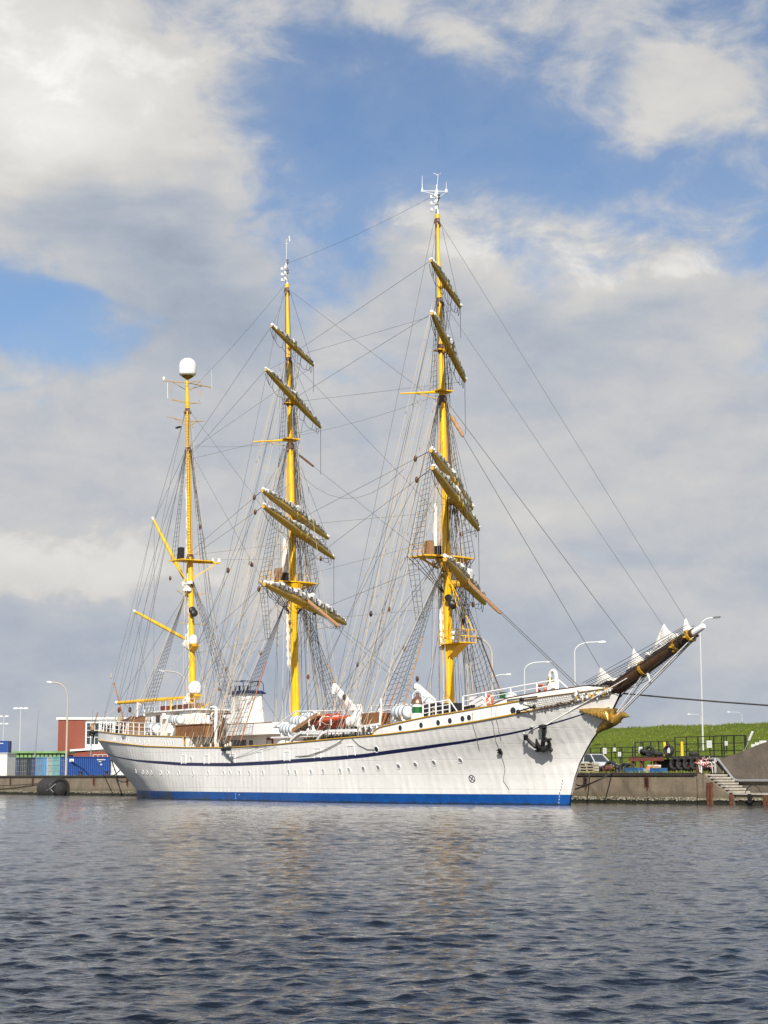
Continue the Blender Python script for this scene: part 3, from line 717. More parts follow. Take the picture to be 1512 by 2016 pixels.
fm = square_mast('f', ''); mm_ = square_mast('m', '')
# bow fighting-light platform on the foremast
b = MB(); z = 11.15
def fp(dx, y, zz): return mp_('f', zz, dx, y)
b.prism([fp(-.35, -.65, z), fp(2.3, -.75, z), fp(2.5, 0, z), fp(2.3, .75, z), fp(-.35, .65, z)], (0, 0, 0), (0, 0, .06))
b.prism([fp(.3, 0, z - .9), fp(2.0, 0, z), fp(.3, 0, z)], (0, -.35, 0), (0, .35, 0))
for zz in (z + .5, z + .95):
    b.tube([fp(-.35, -.65, zz), fp(2.3, -.75, zz), fp(2.5, 0, zz), fp(2.3, .75, zz), fp(-.35, .65, zz)], .025, 5)
for dx, y in ((-.35, -.65), (.9, -.7), (2.3, -.75), (2.5, 0), (2.3, .75), (.9, .7)): b.tube([fp(dx, y, z), fp(dx, y, z + .95)], .025, 5)
b.tube([fp(2.4, -.4, z + .95), fp(.4, 0, z + 4.6)], .035, 5); b.tube([fp(2.4, .4, z + .95), fp(.4, 0, z + 4.6)], .035, 5); b.tube([fp(.9, -.7, z + .95), fp(.4, -.1, z + 3.3)], .03, 5)
b.build('lookout_platform', 'mast_yellow', fm)
for zz in (z + .25, z + .62):
    b = MB()
    for k in range(2): b.lathe([(.17, 0), (.2, .05), (.2, .22), (.17, .27)], fp(1.15 + .5 * k, -.35, zz), 10)
    b.build('navigation_lamp', 'white_gloss', fm)
b = MB(); c = mp_('f', 14.0, .8, -.25); b.tube([mp_('f', 13.8, .3, -.1), c], .06, 5)
b.lathe([(.30, 0), (.34, .1), (.34, .3), (.12, .5)], c, 12, 0, Matrix.Rotation(R(100), 3, 'Y')); b.lathe([(.22, 0), (.25, .1), (.25, .25)], mp_('f', 14.45, .5, -.4), 10, 0, Matrix.Rotation(R(80), 3, 'Y'))
b.build('floodlight', 'car_black', fm)
b = MB(); b.lathe([(.04, .2), (.2, 0), (.2, -.05)], mp_('f', 16.1, .15, -.42), 10, 0, Matrix.Rotation(R(-60), 3, 'X')); b.build('horn', 'brass', fm)

# ---- mizzen
b = MB()
zs = [4.2, 8, 14, 20, 27, 32, 36, 38.6]; rs = [.28, .28, .265, .24, .215, .195, .17, .145]
b.tube([mp_('z', z) for z in zs], rs, 14)
for z in (9.2, 13.6, 19.0, 21.6, 32.1, 35.9): ring_band(b, 'z', z, float(np.interp(z, zs, rs)) + .045, .12, 0)
b.tube([mp_('z', 6, .1, -.3), mp_('z', 31, .1, -.22)], .03, 5)
zm = b.build('mast', 'mast_yellow', ship)
b = MB()
for k in range(44): z = 22 + k * .305; b.tube([mp_('z', z, .16, -.3), mp_('z', z, .42, -.14)], .022, 4)
b.tube([mp_('z', 22, .42, -.14), mp_('z', 35.6, .34, -.12)], .022, 4); b.build('mast_ladder', 'dark_wood', zm)
for z in (32.0, 35.7, 19.4, 21.9):
    b = MB(); ring_band(b, 'z', z, float(np.interp(z, zs, rs)) + .05, .22, 0)
    for a in range(5): b.ell(mp_('z', z - .22, .3 * math.cos(a * 1.3), .3 * math.sin(a * 1.3)), (.08, .08, .2), n=6, k=4)
    b.build('rigging_seizing', 'dark_wood', zm)
def dome(c, r, hgt, parent=zm):
    b = MB(); pr = [(r * .72, 0), (r * .93, .06 * hgt), (r * .97, .10 * hgt)] + [(r, .16 * hgt), (r, .52 * hgt)] + [(r * math.cos(a), .52 * hgt + .48 * hgt * math.sin(a)) for a in np.linspace(.2, 1.5, 9)]
    b.lathe(pr, c, 22); return b.build('radome', 'white_gloss', parent)
dome(mp_('z', 38.95, .15), .82, 1.72)
b = MB(); b.lathe([(.14, -.22), (.5, .0), (.56, .08)], mp_('z', 38.86, .15), 16); b.build('radome_base', 'gold_shade', zm)
dome(mp_('z', 13.72, .78, -.25), .36, .86); dome(mp_('z', 9.25, .95, -.25), .56, 1.14)
for z, L in ((13.68, .8), (9.2, .95)):
    b = MB(); b.prism([mp_('z', z - .02, .1), mp_('z', z - .02, L + .45, -.2), mp_('z', z - .16, L + .4, -.2), mp_('z', z - .5, .1)], (0, -.35, 0), (0, .35, 0)); b.lathe([(.42, 0), (.45, .05)], mp_('z', z - .02, L, -.25), 12); b.build('radome_bracket', 'mast_yellow', zm)
# mizzen top spreaders
b = MB(); z = 38.2
def zp(dx, y, zz): return mp_('z', zz, dx, y)
for s in (-1, 1):
    e = zp(-.7 if s > 0 else -.5, 2.9 if s > 0 else -2.2, z + .15)
    b.tube([zp(.1, 0, z + .1), e], .045, 5); b.tube([zp(-.3, 0, z - .5), lerp(zp(.1, 0, z + .1), e, .65)], .03, 5); b.tube([zp(.5, 0, z), e], .03, 5)
    b.tube([zp(0, 0, z - 1.9), zp(-.4, s * 1.4, z - 1.6)], .03, 5); b.tube([zp(-.4, s * 1.4, z - 1.6), zp(-.2, s * 1.6, z - .2)], .025, 5); b.tube([zp(.5, s * .1, z - 1.9), zp(.3, s * 1.3, z - 1.75), zp(-.4, s * 1.4, z - 1.6)], .025, 5)
    b.tube([zp(0, 0, z - 3.6), zp(-.35, s * 1.9, z - 3.3)], .035, 5); b.tube([zp(0, 0, z - 4.1), zp(-.3, s * 1.3, z - 3.35)], .03, 5)
b.tube([zp(.1, 0, z), zp(1.35, .2, z + .05), zp(1.3, .9, z)], .035, 5)
b.build('aerial_spreader', 'yard_ochre', zm)
b = MB(); b.lathe([(.05, 0), (.11, .08), (.13, .25), (.05, .38)], zp(-.48, -2.15, z + .15), 8); b.tube([zp(-.45, -1.8, z), zp(-.45, -1.8, z - 1.5)], .02, 5); b.tube([zp(-.6, 2.9, z), zp(-.6, 2.9, z + 1.9)], .010, 5); b.build('whip_aerial', 'white_gloss', zm)
b = MB(); b.box(zp(-.55, -.7, z - 4.15), (.8, .25, .12)); b.build('anemometer', 'car_black', zm, smooth=False)
# mizzen middle platform, radar, floodlights
b = MB(); z = 21.4; xa = mp_('z', z).x
b.prism([(xa - 1.1, -1.7, z), (xa + .9, -1.3, z), (xa + .9, 1.9, z), (xa - 1.1, 1.9, z)], (0, 0, 0), (0, 0, .08))
b.bar((xa + .3, .4, z), (xa + .9, 2.6, z - .1), .14, .1); b.bar((xa - .3, .4, z - .05), (xa + .9, 2.6, z - .15), .1, .08); b.bar((xa + .1, .2, z - 1.6), (xa + .8, 2.2, z - .15), .08, .08)
b.bar((xa - .2, -.2, z - 1.8), (xa - .6, -1.5, z), .1, .1)
b.build('radar_platform', 'mast_yellow', zm)
b = MB(); b.box((xa - .35, -.8, z + .75), (.55, .45, 1.0)); b.box((xa - .1, -1.1, z + .35), (.3, .3, .5)); b.build('signal_locker', 'car_black', zm, smooth=False)
b = MB(); b.lathe([(.16, 0), (.16, .3)], (xa + .88, 2.5, z), 8); b.lathe([(.12, 0), (.12, .28)], (xa + .7, 1.95, z), 8); b.build('mast_lamp', 'white_gloss', zm)
b = MB(); z = 18.7; c = mp_('z', z, .0, -.35); b.lathe([(.42, -.1), (.42, .1), (.3, .22), (.25, .45), (.35, .5), (.35, .62)], c, 12); b.lathe([(.3, 0), (.3, .25)], mp_('z', z + .55, .4, -.3), 10); b.build('wrapped_lamp', 'canvas', zm)
b = MB()
for dx, zz in ((.75, 16.8), (1.15, 16.5)): b.lathe([(.3, -.12), (.34, 0), (.3, .2), (.1, .3)], mp_('z', zz, dx, -.3), 12, 0, Matrix.Rotation(R(75), 3, 'Y'))
b.tube([mp_('z', 16.2, .1), mp_('z', 16.7, 1.0, -.3)], .06, 5); b.build('floodlight', 'car_black', zm)
b = MB()
for s in (-1, 1): b.tube([mp_('z', 15.6), mp_('z', 15.7, -.3 * s, 1.6 * s)], .025, 5); b.tube([mp_('z', 18.2), mp_('z', 18.6, -.5 * s, 1.7 * s), mp_('z', 18.3, -.2, .8 * s)], .025, 5)
b.build('spreader_arm', 'mast_yellow', zm)
# brailed spanker along the after side of the mast
def lumpy(pts, r, amp=.3, n=8, seed=1, step=3):
    q = random.Random(seed); f = [[1 + amp * (q.random() - .5) for _ in range(n)] for _ in range(len(pts))]
    return pts, r, n, (lambda i, j: f[i][j])
b = MB(); N = 70; q = random.Random(3); pts = [mp_('z', 7.4 + 24.6 * i / N, -.44 - .05 * math.sin(i * .9) + q.uniform(-.04, .04), q.uniform(-.06, .06)) for i in range(N + 1)]
rr = [(.20 if i % 4 else .13) * float(np.interp(i / N, [0, .1, .2, .5, .52, 1], [1.3, 1.1, .8, .9, .7, .45])) for i in range(N + 1)]
p_, r_, n_, f_ = lumpy(pts, rr, .5, 7, 4); b.tube(p_, r_, n_, 0, True, f_); b.build('brailed_spanker', 'canvas', zm)
for z in (8.95, 14.0, 18.9):
    b = MB(); q = random.Random(int(z))
    for k in range(7): b.ell(mp_('z', z + q.uniform(-.6, .5), -.75 + q.uniform(-.35, .25), q.uniform(-.3, .2)), (q.uniform(.18, .32), .24, q.uniform(.2, .45)), n=7, k=5)
    b.build('sail_bunt', 'canvas', zm)
def spar(name, a, b_, r0, r1, white=True, parent=ship):
    b = MB(); b.tube([lerp(a, b_, t) for t in (0, .05, .3, .6, .95, 1)], [r1 * .8, r1, r0 * .95, r0, r1 * 1.1, r1], 10); o = b.build(name, 'mast_yellow', parent)
    if white: b = MB(); d = (Vector(a) - Vector(b_)).normalized(); b.tube([Vector(a) - d * .1, Vector(a) + d * .28], r1 * 1.15, 8); b.build('spar_cap', 'white_gloss', o)
    return o
BOOM = (Vector((-57.5, 0, 9.06)), mp_('z', 8.95, -.5)); GL = (Vector((-53.8, 0, 17.7)), mp_('z', 14.05, -.4)); GU = (Vector((-50.1, 0, 26.25)), mp_('z', 18.9, -.3))
spar('spanker_boom', *BOOM, .20, .16); spar('gaff', *GL, .17, .12); spar('gaff', *GU, .16, .10)
b = MB(); b.bar((-52.1, -.35, 6.0), (-52.1, -.35, 8.9), .12, .12); b.bar((-52.1, .35, 6.0), (-52.1, .35, 8.9), .12, .12); b.bar((-52.1, -.4, 8.75), (-52.1, .4, 8.75), .12, .12); b.build('boom_crutch', 'white_gloss', ship, smooth=False)

# ------------------------------------------------------------------ yards with furled sails
YARDS = {}
def yard(key, A, B, r, sail=1.0, seed=1):
    A, B = Vector(A), Vector(B); L = (B - A).length
    T = [0, .03, .12, .3, .5, .7, .88, .97, 1]; RS = [r * .42, r * .5, r * .74, r * .95, r, r * .95, r * .74, r * .5, r * .42]
    b = MB(); b.tube([lerp(A, B, t) for t in T], RS, 12)
    d = (B - A).normalized(); fwd = Vector((0, 0, 1)).cross(d); fwd.normalize()
    if fwd.x < 0: fwd = -fwd
    mid = (A + B) / 2; k = key[0]
    axis = mp_(k, mid.z); b.tube([axis, mid - fwd * .0], r * .8, 8)              # parrel / truss
    for t in (.46, .54): b.tube([lerp(A, B, t) - d * .09, lerp(A, B, t) + d * .09], r * 1.16, 12)
    y = b.build('yard', 'yard_ochre', ship); YARDS[key] = (A, B, r, fwd)
    q = random.Random(seed); up = Vector((0, 0, 1))
    n = int(L * 9); pts, rr, marks = [], [], set(); k_ = 4
    while k_ < n - 3: marks.add(k_); k_ += q.choice([7, 8, 9, 10, 12])
    ph = [q.uniform(0, 6.28) for _ in range(6)]
    for i in range(n + 1):
        t = .03 + .94 * i / n; s_ = t * L
        rad = float(np.interp(t, T, RS)); fold = .5 + .5 * math.sin(s_ * 2.1 + ph[0]) * math.sin(s_ * .77 + ph[1])
        w = rad * (.60 + .32 * fold + .09 * math.sin(s_ * 5.3 + ph[2])) * sail
        if abs(t - .5) < .05: w *= 1.3
        if t < .06 or t > .96: w *= .8
        if i in marks: w *= .86
        pts.append(lerp(A, B, t) + up * (rad * .93 + w * .72 + .03 * math.sin(s_ * 1.3 + ph[3])) + fwd * (rad * .30 + .05 * math.sin(s_ * .9 + ph[4]))); rr.append(max(.05, w))
    f = [[1 + .16 * math.sin(j * 1.9 + i * .35 + ph[5]) + .10 * math.sin(j * 3.1 - i * .5) for j in range(9)] for i in range(n + 1)]
    b = MB(); b.tube(pts, rr, 9, 0, True, lambda i, j: f[i][j])
    for fi in range(len(b.f)):
        if fi // 9 in marks: b.m[fi] = 1
    b.build('furled_sail', ['sail_cloth', 'car_black'], y)
    # loose white bunt at the yard arms
    b = MB()
    for E_, s, cnt in ((A, 1, 6), (B, -1, 2)):
        for j in range(cnt): b.ell(E_ + d * s * (.12 + j * .24) + up * (r * .5 + q.uniform(.0, .08)) + fwd * q.uniform(-.04, .1), (q.uniform(.10, .16), q.uniform(.11, .17), q.uniform(.09, .16)), n=7, k=5)
    b.build('sail_clew', 'canvas', y)
    # foot rope hung in bights from stirrups
    b = MB()
    for a0, a1 in ((.02, .14), (.14, .29), (.29, .47), (.53, .71), (.71, .86), (.86, .98)):
        b.tube(sagline(lerp(A, B, a0) - up * (.15 if a0 in (.02,) else .75) - fwd * .15, lerp(A, B, a1) - up * (.15 if a1 == .98 else .75) - fwd * .15, .22, 6), .02, 4)
    for t in (.14, .29, .47, .53, .71, .86): b.tube([lerp(A, B, t), lerp(A, B, t) - up * .75 - fwd * .15], .016, 4)
    for t0, t1 in ((.03, .1), (.9, .97)): b.tube(sagline(lerp(A, B, t0) - up * .1, lerp(A, B, t1) - up * .1, .75, 8), .018, 4)
    b.build('foot_rope', 'tar_rope', y)
    return y
yard('f_royal', (4.0, -4.43, 37.72), (-5.35, 4.61, 37.69), .20, 1.0, 1)
yard('f_tg', (5.83, -5.6, 33.34), (-6.67, 5.92, 32.28), .24, 1.0, 2)
yard('f_ut', (7.24, -6.68, 23.43), (-7.35, 7.0, 22.42), .29, .9, 3)
yard('f_lt', (8.14, -7.17, 22.08), (-7.76, 7.9, 20.9), .31, .9, 4)
yard('f_c', (9.64, -7.22, 15.82), (-8.21, 8.75, 15.22), .34, 1.0, 5)
yard('m_royal', (-18.84, -4.58, 37.88), (-27.89, 4.65, 37.52), .20, 1.0, 6)
yard('m_tg', (-17.11, -6.0, 33.76), (-29.07, 6.11, 32.34), .24, 1.0, 7)
yard('m_ut', (-15.58, -7.04, 23.76), (-29.49, 7.19, 22.61), .29, .95, 8)
yard('m_lt', (-14.56, -7.5, 22.36), (-30.04, 8.1, 20.97), .31, .85, 9)
yard('m_c', (-13.42, -7.97, 16.24), (-30.03, 9.32, 15.23), .34, 1.15, 10)

# ------------------------------------------------------------------ rigging
def rope(name, p, q, r=.022, m='wire_rope', sag=0.0, parent=ship):
    b = MB(); b.tube(sagline(p, q, sag, 8 if sag else 1), r, 5); return b.build(name, m, parent)
def block(p, s=.17, m='dark_wood'):
    b = MB(); b.ell(p, (s * .75, s * .6, s * 1.15), n=8, k=6); return b.build('block', m, ship)
def shrouds(lo, hi, every, m='shroud_wire', r=.022, rat=.015, name='shroud_ladder', t0=.04, t1=.95, sag=.05):
    """lo/hi: lists of end points; ratlines seized across them"""
    b = MB()
    for p, q in zip(lo, hi): b.tube([p, q], r, 5)
    L = (Vector(hi[0]) - Vector(lo[0])).length; n = int(L * (t1 - t0) / every)
    for i in range(n + 1):
        t = t0 + (t1 - t0) * i / max(1, n); ps = [lerp(p, q, t) for p, q in zip(lo, hi)]
        for a, c in zip(ps[:-1], ps[1:]): b.tube(sagline(a, c, sag * min(1, (c - a).length / .7), 3), rat, 4, 0, False)
    return b.build(name, m, ship)
def rail_z(k, x): return (sheer(x) + .1) if k == 'm' else (fcz(x) + .05 if (k == 'f' and x > -.9) else (sheer(x) + .1 if k == 'f' else poopz(x) + .05))
SPEC = {'f': ([.55, -.2, -.95, -1.7, -2.45, -3.2], .35, 17.2), 'm': ([-21.5, -22.1, -22.75, -23.4, -24.05, -24.7], .35, 17.3), 'z': ([-39.3, -40.2, -41.1, -42.0, -42.9], .55, 19.2)}
for k, (xs, inset, zt) in SPEC.items():
    for s in (-1, 1):
        lo = [Vector((x, s * (deckb(x) - inset), rail_z(k, x))) for x in xs]
        hi = [mp_(k, zt - .12 * i, .12 - .06 * i, s * .32) for i in range(len(xs))]
        shrouds(lo, hi, .40)
        if k != 'z':
            b = MB(); b.tube([lerp(lo[0], hi[0], .03), lerp(lo[0], hi[0], .52)], .05, 6); b.build('chafing_gear', 'brown_leather' if k == 'f' or s == 1 else 'rust_rope', ship)
            b = MB(); b.tube([lerp(lo[3], hi[3], .03), lerp(lo[3], hi[3], .3)], .04, 6); b.build('chafing_gear', 'rust_rope', ship)
        # backstays, set well aft
        for j, (dx, z2) in enumerate(((-4.6, 29.3), (-5.4, 29.0), (-6.6, 36.8), (-7.5, 36.6), (-8.6, 43.0)) if k != 'z' else ((-4.2, 32.0), (-5.2, 31.8), (-6.4, 35.7))):
            x = xs[0] + dx
            if k == 'z': x = max(x, -48)
            rope('backstay', Vector((x, s * (deckb(x) - .25), rail_z(k, x))), mp_(k, z2, -.1, s * .2), .019, 'wire_rope' if j % 2 else 'grey_rope')
for k in 'fm':
    zt = 17.5 if k == 'f' else 17.7; xa = mp_(k, zt).x
    for s in (-1, 1):
        rim = [Vector((xa + dx, s * (2.3 + .04 * i), zt + .06)) for i, dx in enumerate((.3, -.3, -.9, -1.5))]
        hi = [mp_(k, 29.4 - .1 * i, .1 - .08 * i, s * .3) for i in range(4)]
        shrouds(rim, hi, .40, t1=.96)
        fut = [mp_(k, zt - 2.6, .1 - .06 * i, s * .36) for i in range(4)]
        b = MB()
        for p, q in zip(rim, fut): b.tube([p, q], .03, 5)
        b.build('futtock_shroud', 'tar_rope', ship)
        # inboard net from top rim down to the lower shrouds
        lo = [lerp(Vector((x, s * (deckb(x) - .35), rail_z(k, x))), mp_(k, zt - .4, 0, s * .32), .66) for x in (SPEC[k][0][2], SPEC[k][0][4], SPEC[k][0][5] - .4)]
        shrouds(lo, [rim[1], rim[2], rim[3]], .36, name='futtock_net', r=.02, rat=.014)
        rim2 = [Vector((mp_(k, 29.8).x + dx, s * .72, 29.8)) for dx in (.35, -.1, -.55)]
        shrouds(rim2, [mp_(k, 36.8, .05 - .05 * i, s * .2) for i in range(3)], .40)
        shrouds([mp_(k, 36.9, -.2, s * .16), mp_(k, 36.9, -.38, s * .1)], [mp_(k, 42.8, -.12, s * .1), mp_(k, 42.8, -.2, s * .06)], .42, rat=.014, r=.018, name='mast_ladder')
for s in (-1, 1):
    rim = [Vector((mp_('z', 21.5).x + dx, s * 1.5, 21.5)) for dx in (.3, -.3, -.9)]
    shrouds(rim, [mp_('z', 31.9, .05 - .05 * i, s * .25) for i in range(3)], .42, r=.022)

# stays between the masts and to the bowsprit
def stay(p, q, r=.026, m='wire_rope', sag=0.0): return rope('stay', p, q, r, m, sag)
HEAD = [(Vector((13.95, 0, 7.6)), mp_('f', 17.0, .3)), (Vector((16.55, 0, 8.55)), mp_('f', 28.7, .3)), (Vector((19.74, 0, 9.6)), mp_('f', 29.2, .3)), (Vector((22.63, 0, 10.8)), mp_('f', 36.7, .25)), (Vector((24.6, 0, 11.1)), mp_('f', 42.9, .15))]
for i, (a, b_) in enumerate(HEAD): stay(a, b_, .026 if i < 3 else .016)
stay(HEAD[0][0] + Vector((-.1, .35, 0)), HEAD[0][1] + Vector((0, .2, 0)), .03)
for (a, b_), t0, t1, rr, m in ((HEAD[0], .565, .90, .17, 'coir_mat'), (HEAD[1], .865, .95, .16, 'brown_leather')):
    b = MB(); n = 24; q = random.Random(5); pts = [lerp(a, b_, t0 + (t1 - t0) * i / n) for i in range(n + 1)]
    b.tube(pts, [rr * (.55 if i in (0, n) else q.uniform(.85, 1.15)) * (.7 + .3 * i / n) for i in range(n + 1)], 8); b.build('chafing_mat', m, ship)
MAIN = [(mp_('f', 5.9, -.5, .5), mp_('m', 17.0, .3)), (mp_('f', 5.9, -.5, -.5), mp_('m', 17.0, .3, -.2)), (mp_('f', 16.6, -.4), mp_('m', 28.9, .3)), (mp_('f', 20.4, -.4), mp_('m', 36.7, .25)), (mp_('f', 28.9, -.3), mp_('m', 42.9, .15))]
for a, b_ in MAIN: stay(a, b_, .017)
for (a, b_), t0, t1, rr, m in ((MAIN[0], .69, .94, .15, 'brown_leather'), (MAIN[2], .84, .945, .09, 'dark_wood')):
    b = MB(); n = 20; b.tube([lerp(a, b_, t0 + (t1 - t0) * i / n) for i in range(n + 1)], [rr * (.6 if i in (0, n) else 1) for i in range(n + 1)], 8); b.build('chafing_mat', m, ship)
MIZ = [(mp_('m', 4.6, -.6), mp_('z', 18.9, .2)), (mp_('m', 13.5, -.4), mp_('z', 31.9, .2)), (mp_('m', 21.0, -.4), mp_('z', 35.8, .15))]
for a, b_ in MIZ: stay(a, b_, .018)
for p, q in ((mp_('z', 32.3, .1), mp_('m', 29.7, -.3)), (mp_('m', 30.0, .4), mp_('f', 29.6, -.6)), (mp_('z', 37.4, .5), mp_('m', 43.5, -.1)), (mp_('m', 45.2), mp_('f', 45.0))):
    rope('triatic_stay', p, q, .011, 'wire_rope', .3)
rope('triatic_stay', mp_('m', 27.8, .4, -.3), mp_('f', 23.8, -.8, -3.0), .014, 'wire_rope', 2.6)
# topping lifts, vangs and sheets of the spanker gear
for P, tops in ((BOOM[0], (mp_('z', 19, -.2), mp_('z', 31.7, -.2))), (GL[0], (mp_('z', 32.0, -.2),)), (GU[0], (mp_('z', 32.2, -.2), mp_('z', 35.8, -.2)))):
    for t in tops: rope('lift', P + Vector((.3, 0, 0)), t, .016, 'wire_rope')
for P, z in ((GL[0], 6.3), (GU[0], 6.3)):
    for s in (-1, 1): rope('vang', P + Vector((.2, 0, -.1)), Vector((-55.0 + (0 if z else 1), s * (deckb(-55) - .3), 6.4)), .015, 'grey_rope')
rope('vang', GU[0], GL[0], .014, 'grey_rope'); rope('vang', GL[0], BOOM[0], .014, 'grey_rope')
for s in (-1, 1): rope('sheet', BOOM[0] + Vector((1.5, 0, -.1)), Vector((-57.5, s * 3.2, 6.6)), .018, 'manila_rope'); block(BOOM[0] + Vector((1.7 + s * .6, s * .3, -.75)), .24, 'rust')
# lifts, braces, clewlines
q = random.Random(11)
for key, (A, B, r, fwd) in YARDS.items():
    k = key[0]; nm = key[2:]
    zl = {'royal': 42.6, 'tg': 36.6, 'ut': 29.1, 'lt': 26.0, 'c': 17.9}[nm]
    for E_ in (A, B): rope('lift', lerp(E_, (A + B) / 2, .03), mp_(k, zl, .2, .2 if E_ is B else -.2), .013, 'wire_rope')
    # braces lead aft: fore to the main mast, main to the mizzen and the rail
    tgt = {'f': {'royal': ('m', 36.9), 'tg': ('m', 33.0), 'ut': ('m', 22.5), 'lt': ('m', 18.2), 'c': ('m', 14.5)}, 'm': {'royal': ('z', 31.8), 'tg': ('z', 31.0), 'ut': ('z', 22), 'lt': ('z', 21.5), 'c': ('z', 13.0)}}[k][nm]
    for E_, s in ((A, -1), (B, 1)):
        if nm in ('ut', 'lt', 'c'):
            T_ = mp_(tgt[0], tgt[1], .3, s * .4); p1 = lerp(E_, T_, .06 if nm == 'c' else .09)
            rope('brace', E_, p1, .026, 'tar_rope'); block(p1, .2)
            rope('brace', p1, T_, .015, 'grey_rope'); x = {'f': -13.5, 'm': -36.0}[k] + {'ut': 1.2, 'lt': 0, 'c': 2.4}[nm]
            rope('brace', p1 + Vector((0, 0, -.1)), Vector((x, s * (deckb(x) - .3), (sheer(x) if x > -30 else poopz(x)) + .5)), .015, 'grey_rope')
        else: rope('brace', E_, mp_(tgt[0], tgt[1], .2, s * .15), .014, 'wire_rope')
        # sheet leading down the mast, and a tail hanging from the arm
        rope('sheet', E_ + Vector((0, 0, -.1)), E_ + Vector((.05, 0, -4.2 if nm != 'royal' else -2.4)), .02, 'tar_rope') if (s == 1 and nm in ('lt', 'tg', 'royal')) else None
        if nm != 'c':
            low = {'royal': 'tg', 'tg': 'ut', 'ut': 'lt', 'lt': 'c'}[nm]
# lines falling beside the masts to the pin rails and fife rails
for k, x0, zr in (('f', -1.2, 6.6), ('m', -23.4, 4.9), ('z', -41.9, 6.4)):
    for i in range(30 if k != 'z' else 16):
        s = -1 if i % 2 else 1; z = q.choice([16.5, 17.4, 21.5, 23, 29, 32.5, 36.5] if k != 'z' else [13.6, 18.8, 21.4, 31.5, 35])
        top = mp_(k, z, q.uniform(-.5, .6), s * q.uniform(.25, .75))
        if i % 3 == 0: bot = Vector((x0 + q.uniform(-.4, 2.6), s * q.uniform(.5, 1.5), zr - .4))
        else: x = x0 - q.uniform(.2, 4.2); bot = Vector((x, s * (deckb(x) - q.uniform(.15, .5)), rail_z(k, x) + .2))
        rope('halyard', top, bot, q.choice([.013, .015, .018]), q.choice(['grey_rope', 'manila_rope', 'manila_rope', 'manila_rope']))
# running gear crossing between masts, with wooden blocks
for k, n in (('f', 14), ('m', 14)):
    for i in range(n):
        s = -1 if i % 3 else 1; x = MASTS[k][0] - 4.4 - i * .5; z = q.choice([17.3, 22.5, 23.5, 29, 29.4, 36.5])
        bot = Vector((x, s * (deckb(x) - .3), rail_z(k, x) + .15)); top = mp_(k, z, -.2, s * .5)
        rope('buntline', bot, top, q.choice([.015, .02]), q.choice(['manila_rope', 'manila_rope', 'grey_rope']))
        if i % 2 == 0: block(lerp(bot, top, q.uniform(.22, .62)), q.uniform(.17, .24), q.choice(['dark_wood', 'rust', 'car_black']))
for k, n in (('f', 16), ('m', 16)):     # pale downhauls fanning aft from the tops
    for i in range(n):
        s = -1 if i % 4 else 1; x = MASTS[k][0] - 3.6 - i * .42; z = q.choice([17.2, 21.2, 22.8, 28.9, 29.3, 33])
        rope('downhaul', Vector((x, s * (deckb(x) - q.uniform(.3, 1.2)), rail_z(k, x) + .1)), mp_(k, z, q.uniform(-.4, -.1), s * q.uniform(.2, .9)), q.choice([.013, .016]), 'manila_rope')
for k, lst in (('f', ((11.0, -2.8, -2), (8.8, -2.4, -1.2), (17, 1.4, .8), (12.8, 1.0, .6))), ('m', ((12, -2.9, -1.6), (9.4, -2.6, -2), (15.6, 1.3, .7), (9.9, .9, .7), (14.3, .7, -.8))), ('z', ((11.4, 3.6, 1.5), (9.6, 3.2, 1), (24.5, 1.1, .5), (20.1, -3.2, -.5)))):
    for z, dx, y in lst: block(mp_(k, z, dx, y), .19, q.choice(['dark_wood', 'rust']))
# clewlines and leads hanging under the mast-side of each yard
for key, (A, B, r, fwd) in YARDS.items():
    b = MB(); k = key[0]
    for t in (.3, .38, .44, .56, .62, .7): b.tube([lerp(A, B, t), mp_(k, lerp(A, B, .5).z - q.uniform(2.5, 4.5), .5, (t - .5) * 1.8)], .016, 4)
    b.build('clewline', 'tar_rope', ship)
for k in 'fm':      # heavy tarred tye bundle down the fore side of each mast
    b = MB()
    for j in range(3): b.tube([mp_(k, 20.5, .62 + .1 * j, .1 * j), mp_(k, 28.8, .36, .1)], .035, 5)
    b.build('tye', 'dark_wood', ship)
    b = MB(); p_ = [mp_(k, 21.5 - 4.2 * i / 16, -.75 - .03 * math.sin(i), -.3) for i in range(17)]; b.tube(p_, [.1 + .22 * math.sin(math.pi * i / 16) for i in range(17)], 8); b.build('bunted_staysail', 'canvas', ship)
    b = MB(); p_ = [mp_(k, 16.2 - 5.4 * i / 24, -.52, -.25) for i in range(25)]; b.tube(p_, [.12 + .05 * (i % 3) for i in range(25)], 7); b.build('brailed_trysail', 'canvas', ship)
# ------------------------------------------------------------------ deck houses and fittings
def bx(b, x0, x1, y0, y1, z0, z1, mi=0): b.box(((x0 + x1) / 2, (y0 + y1) / 2, (z0 + z1) / 2), (abs(x1 - x0), abs(y1 - y0), abs(z1 - z0)), mi); return b
def rbox(b, x0, x1, y0, y1, z0, z1, r=.3, mi=0):
    """box with rounded vertical corners"""
    pts = []
    for cx, cy, a0 in ((x1 - r, y1 - r, 0), (x0 + r, y1 - r, 90), (x0 + r, y0 + r, 180), (x1 - r, y0 + r, 270)):
        for k in range(5): a = R(a0 + 22.5 * k); pts.append(Vector((cx + r * math.cos(a), cy + r * math.sin(a), z0)))
    b.prism(pts, (0, 0, 0), (0, 0, z1 - z0), mi); return b
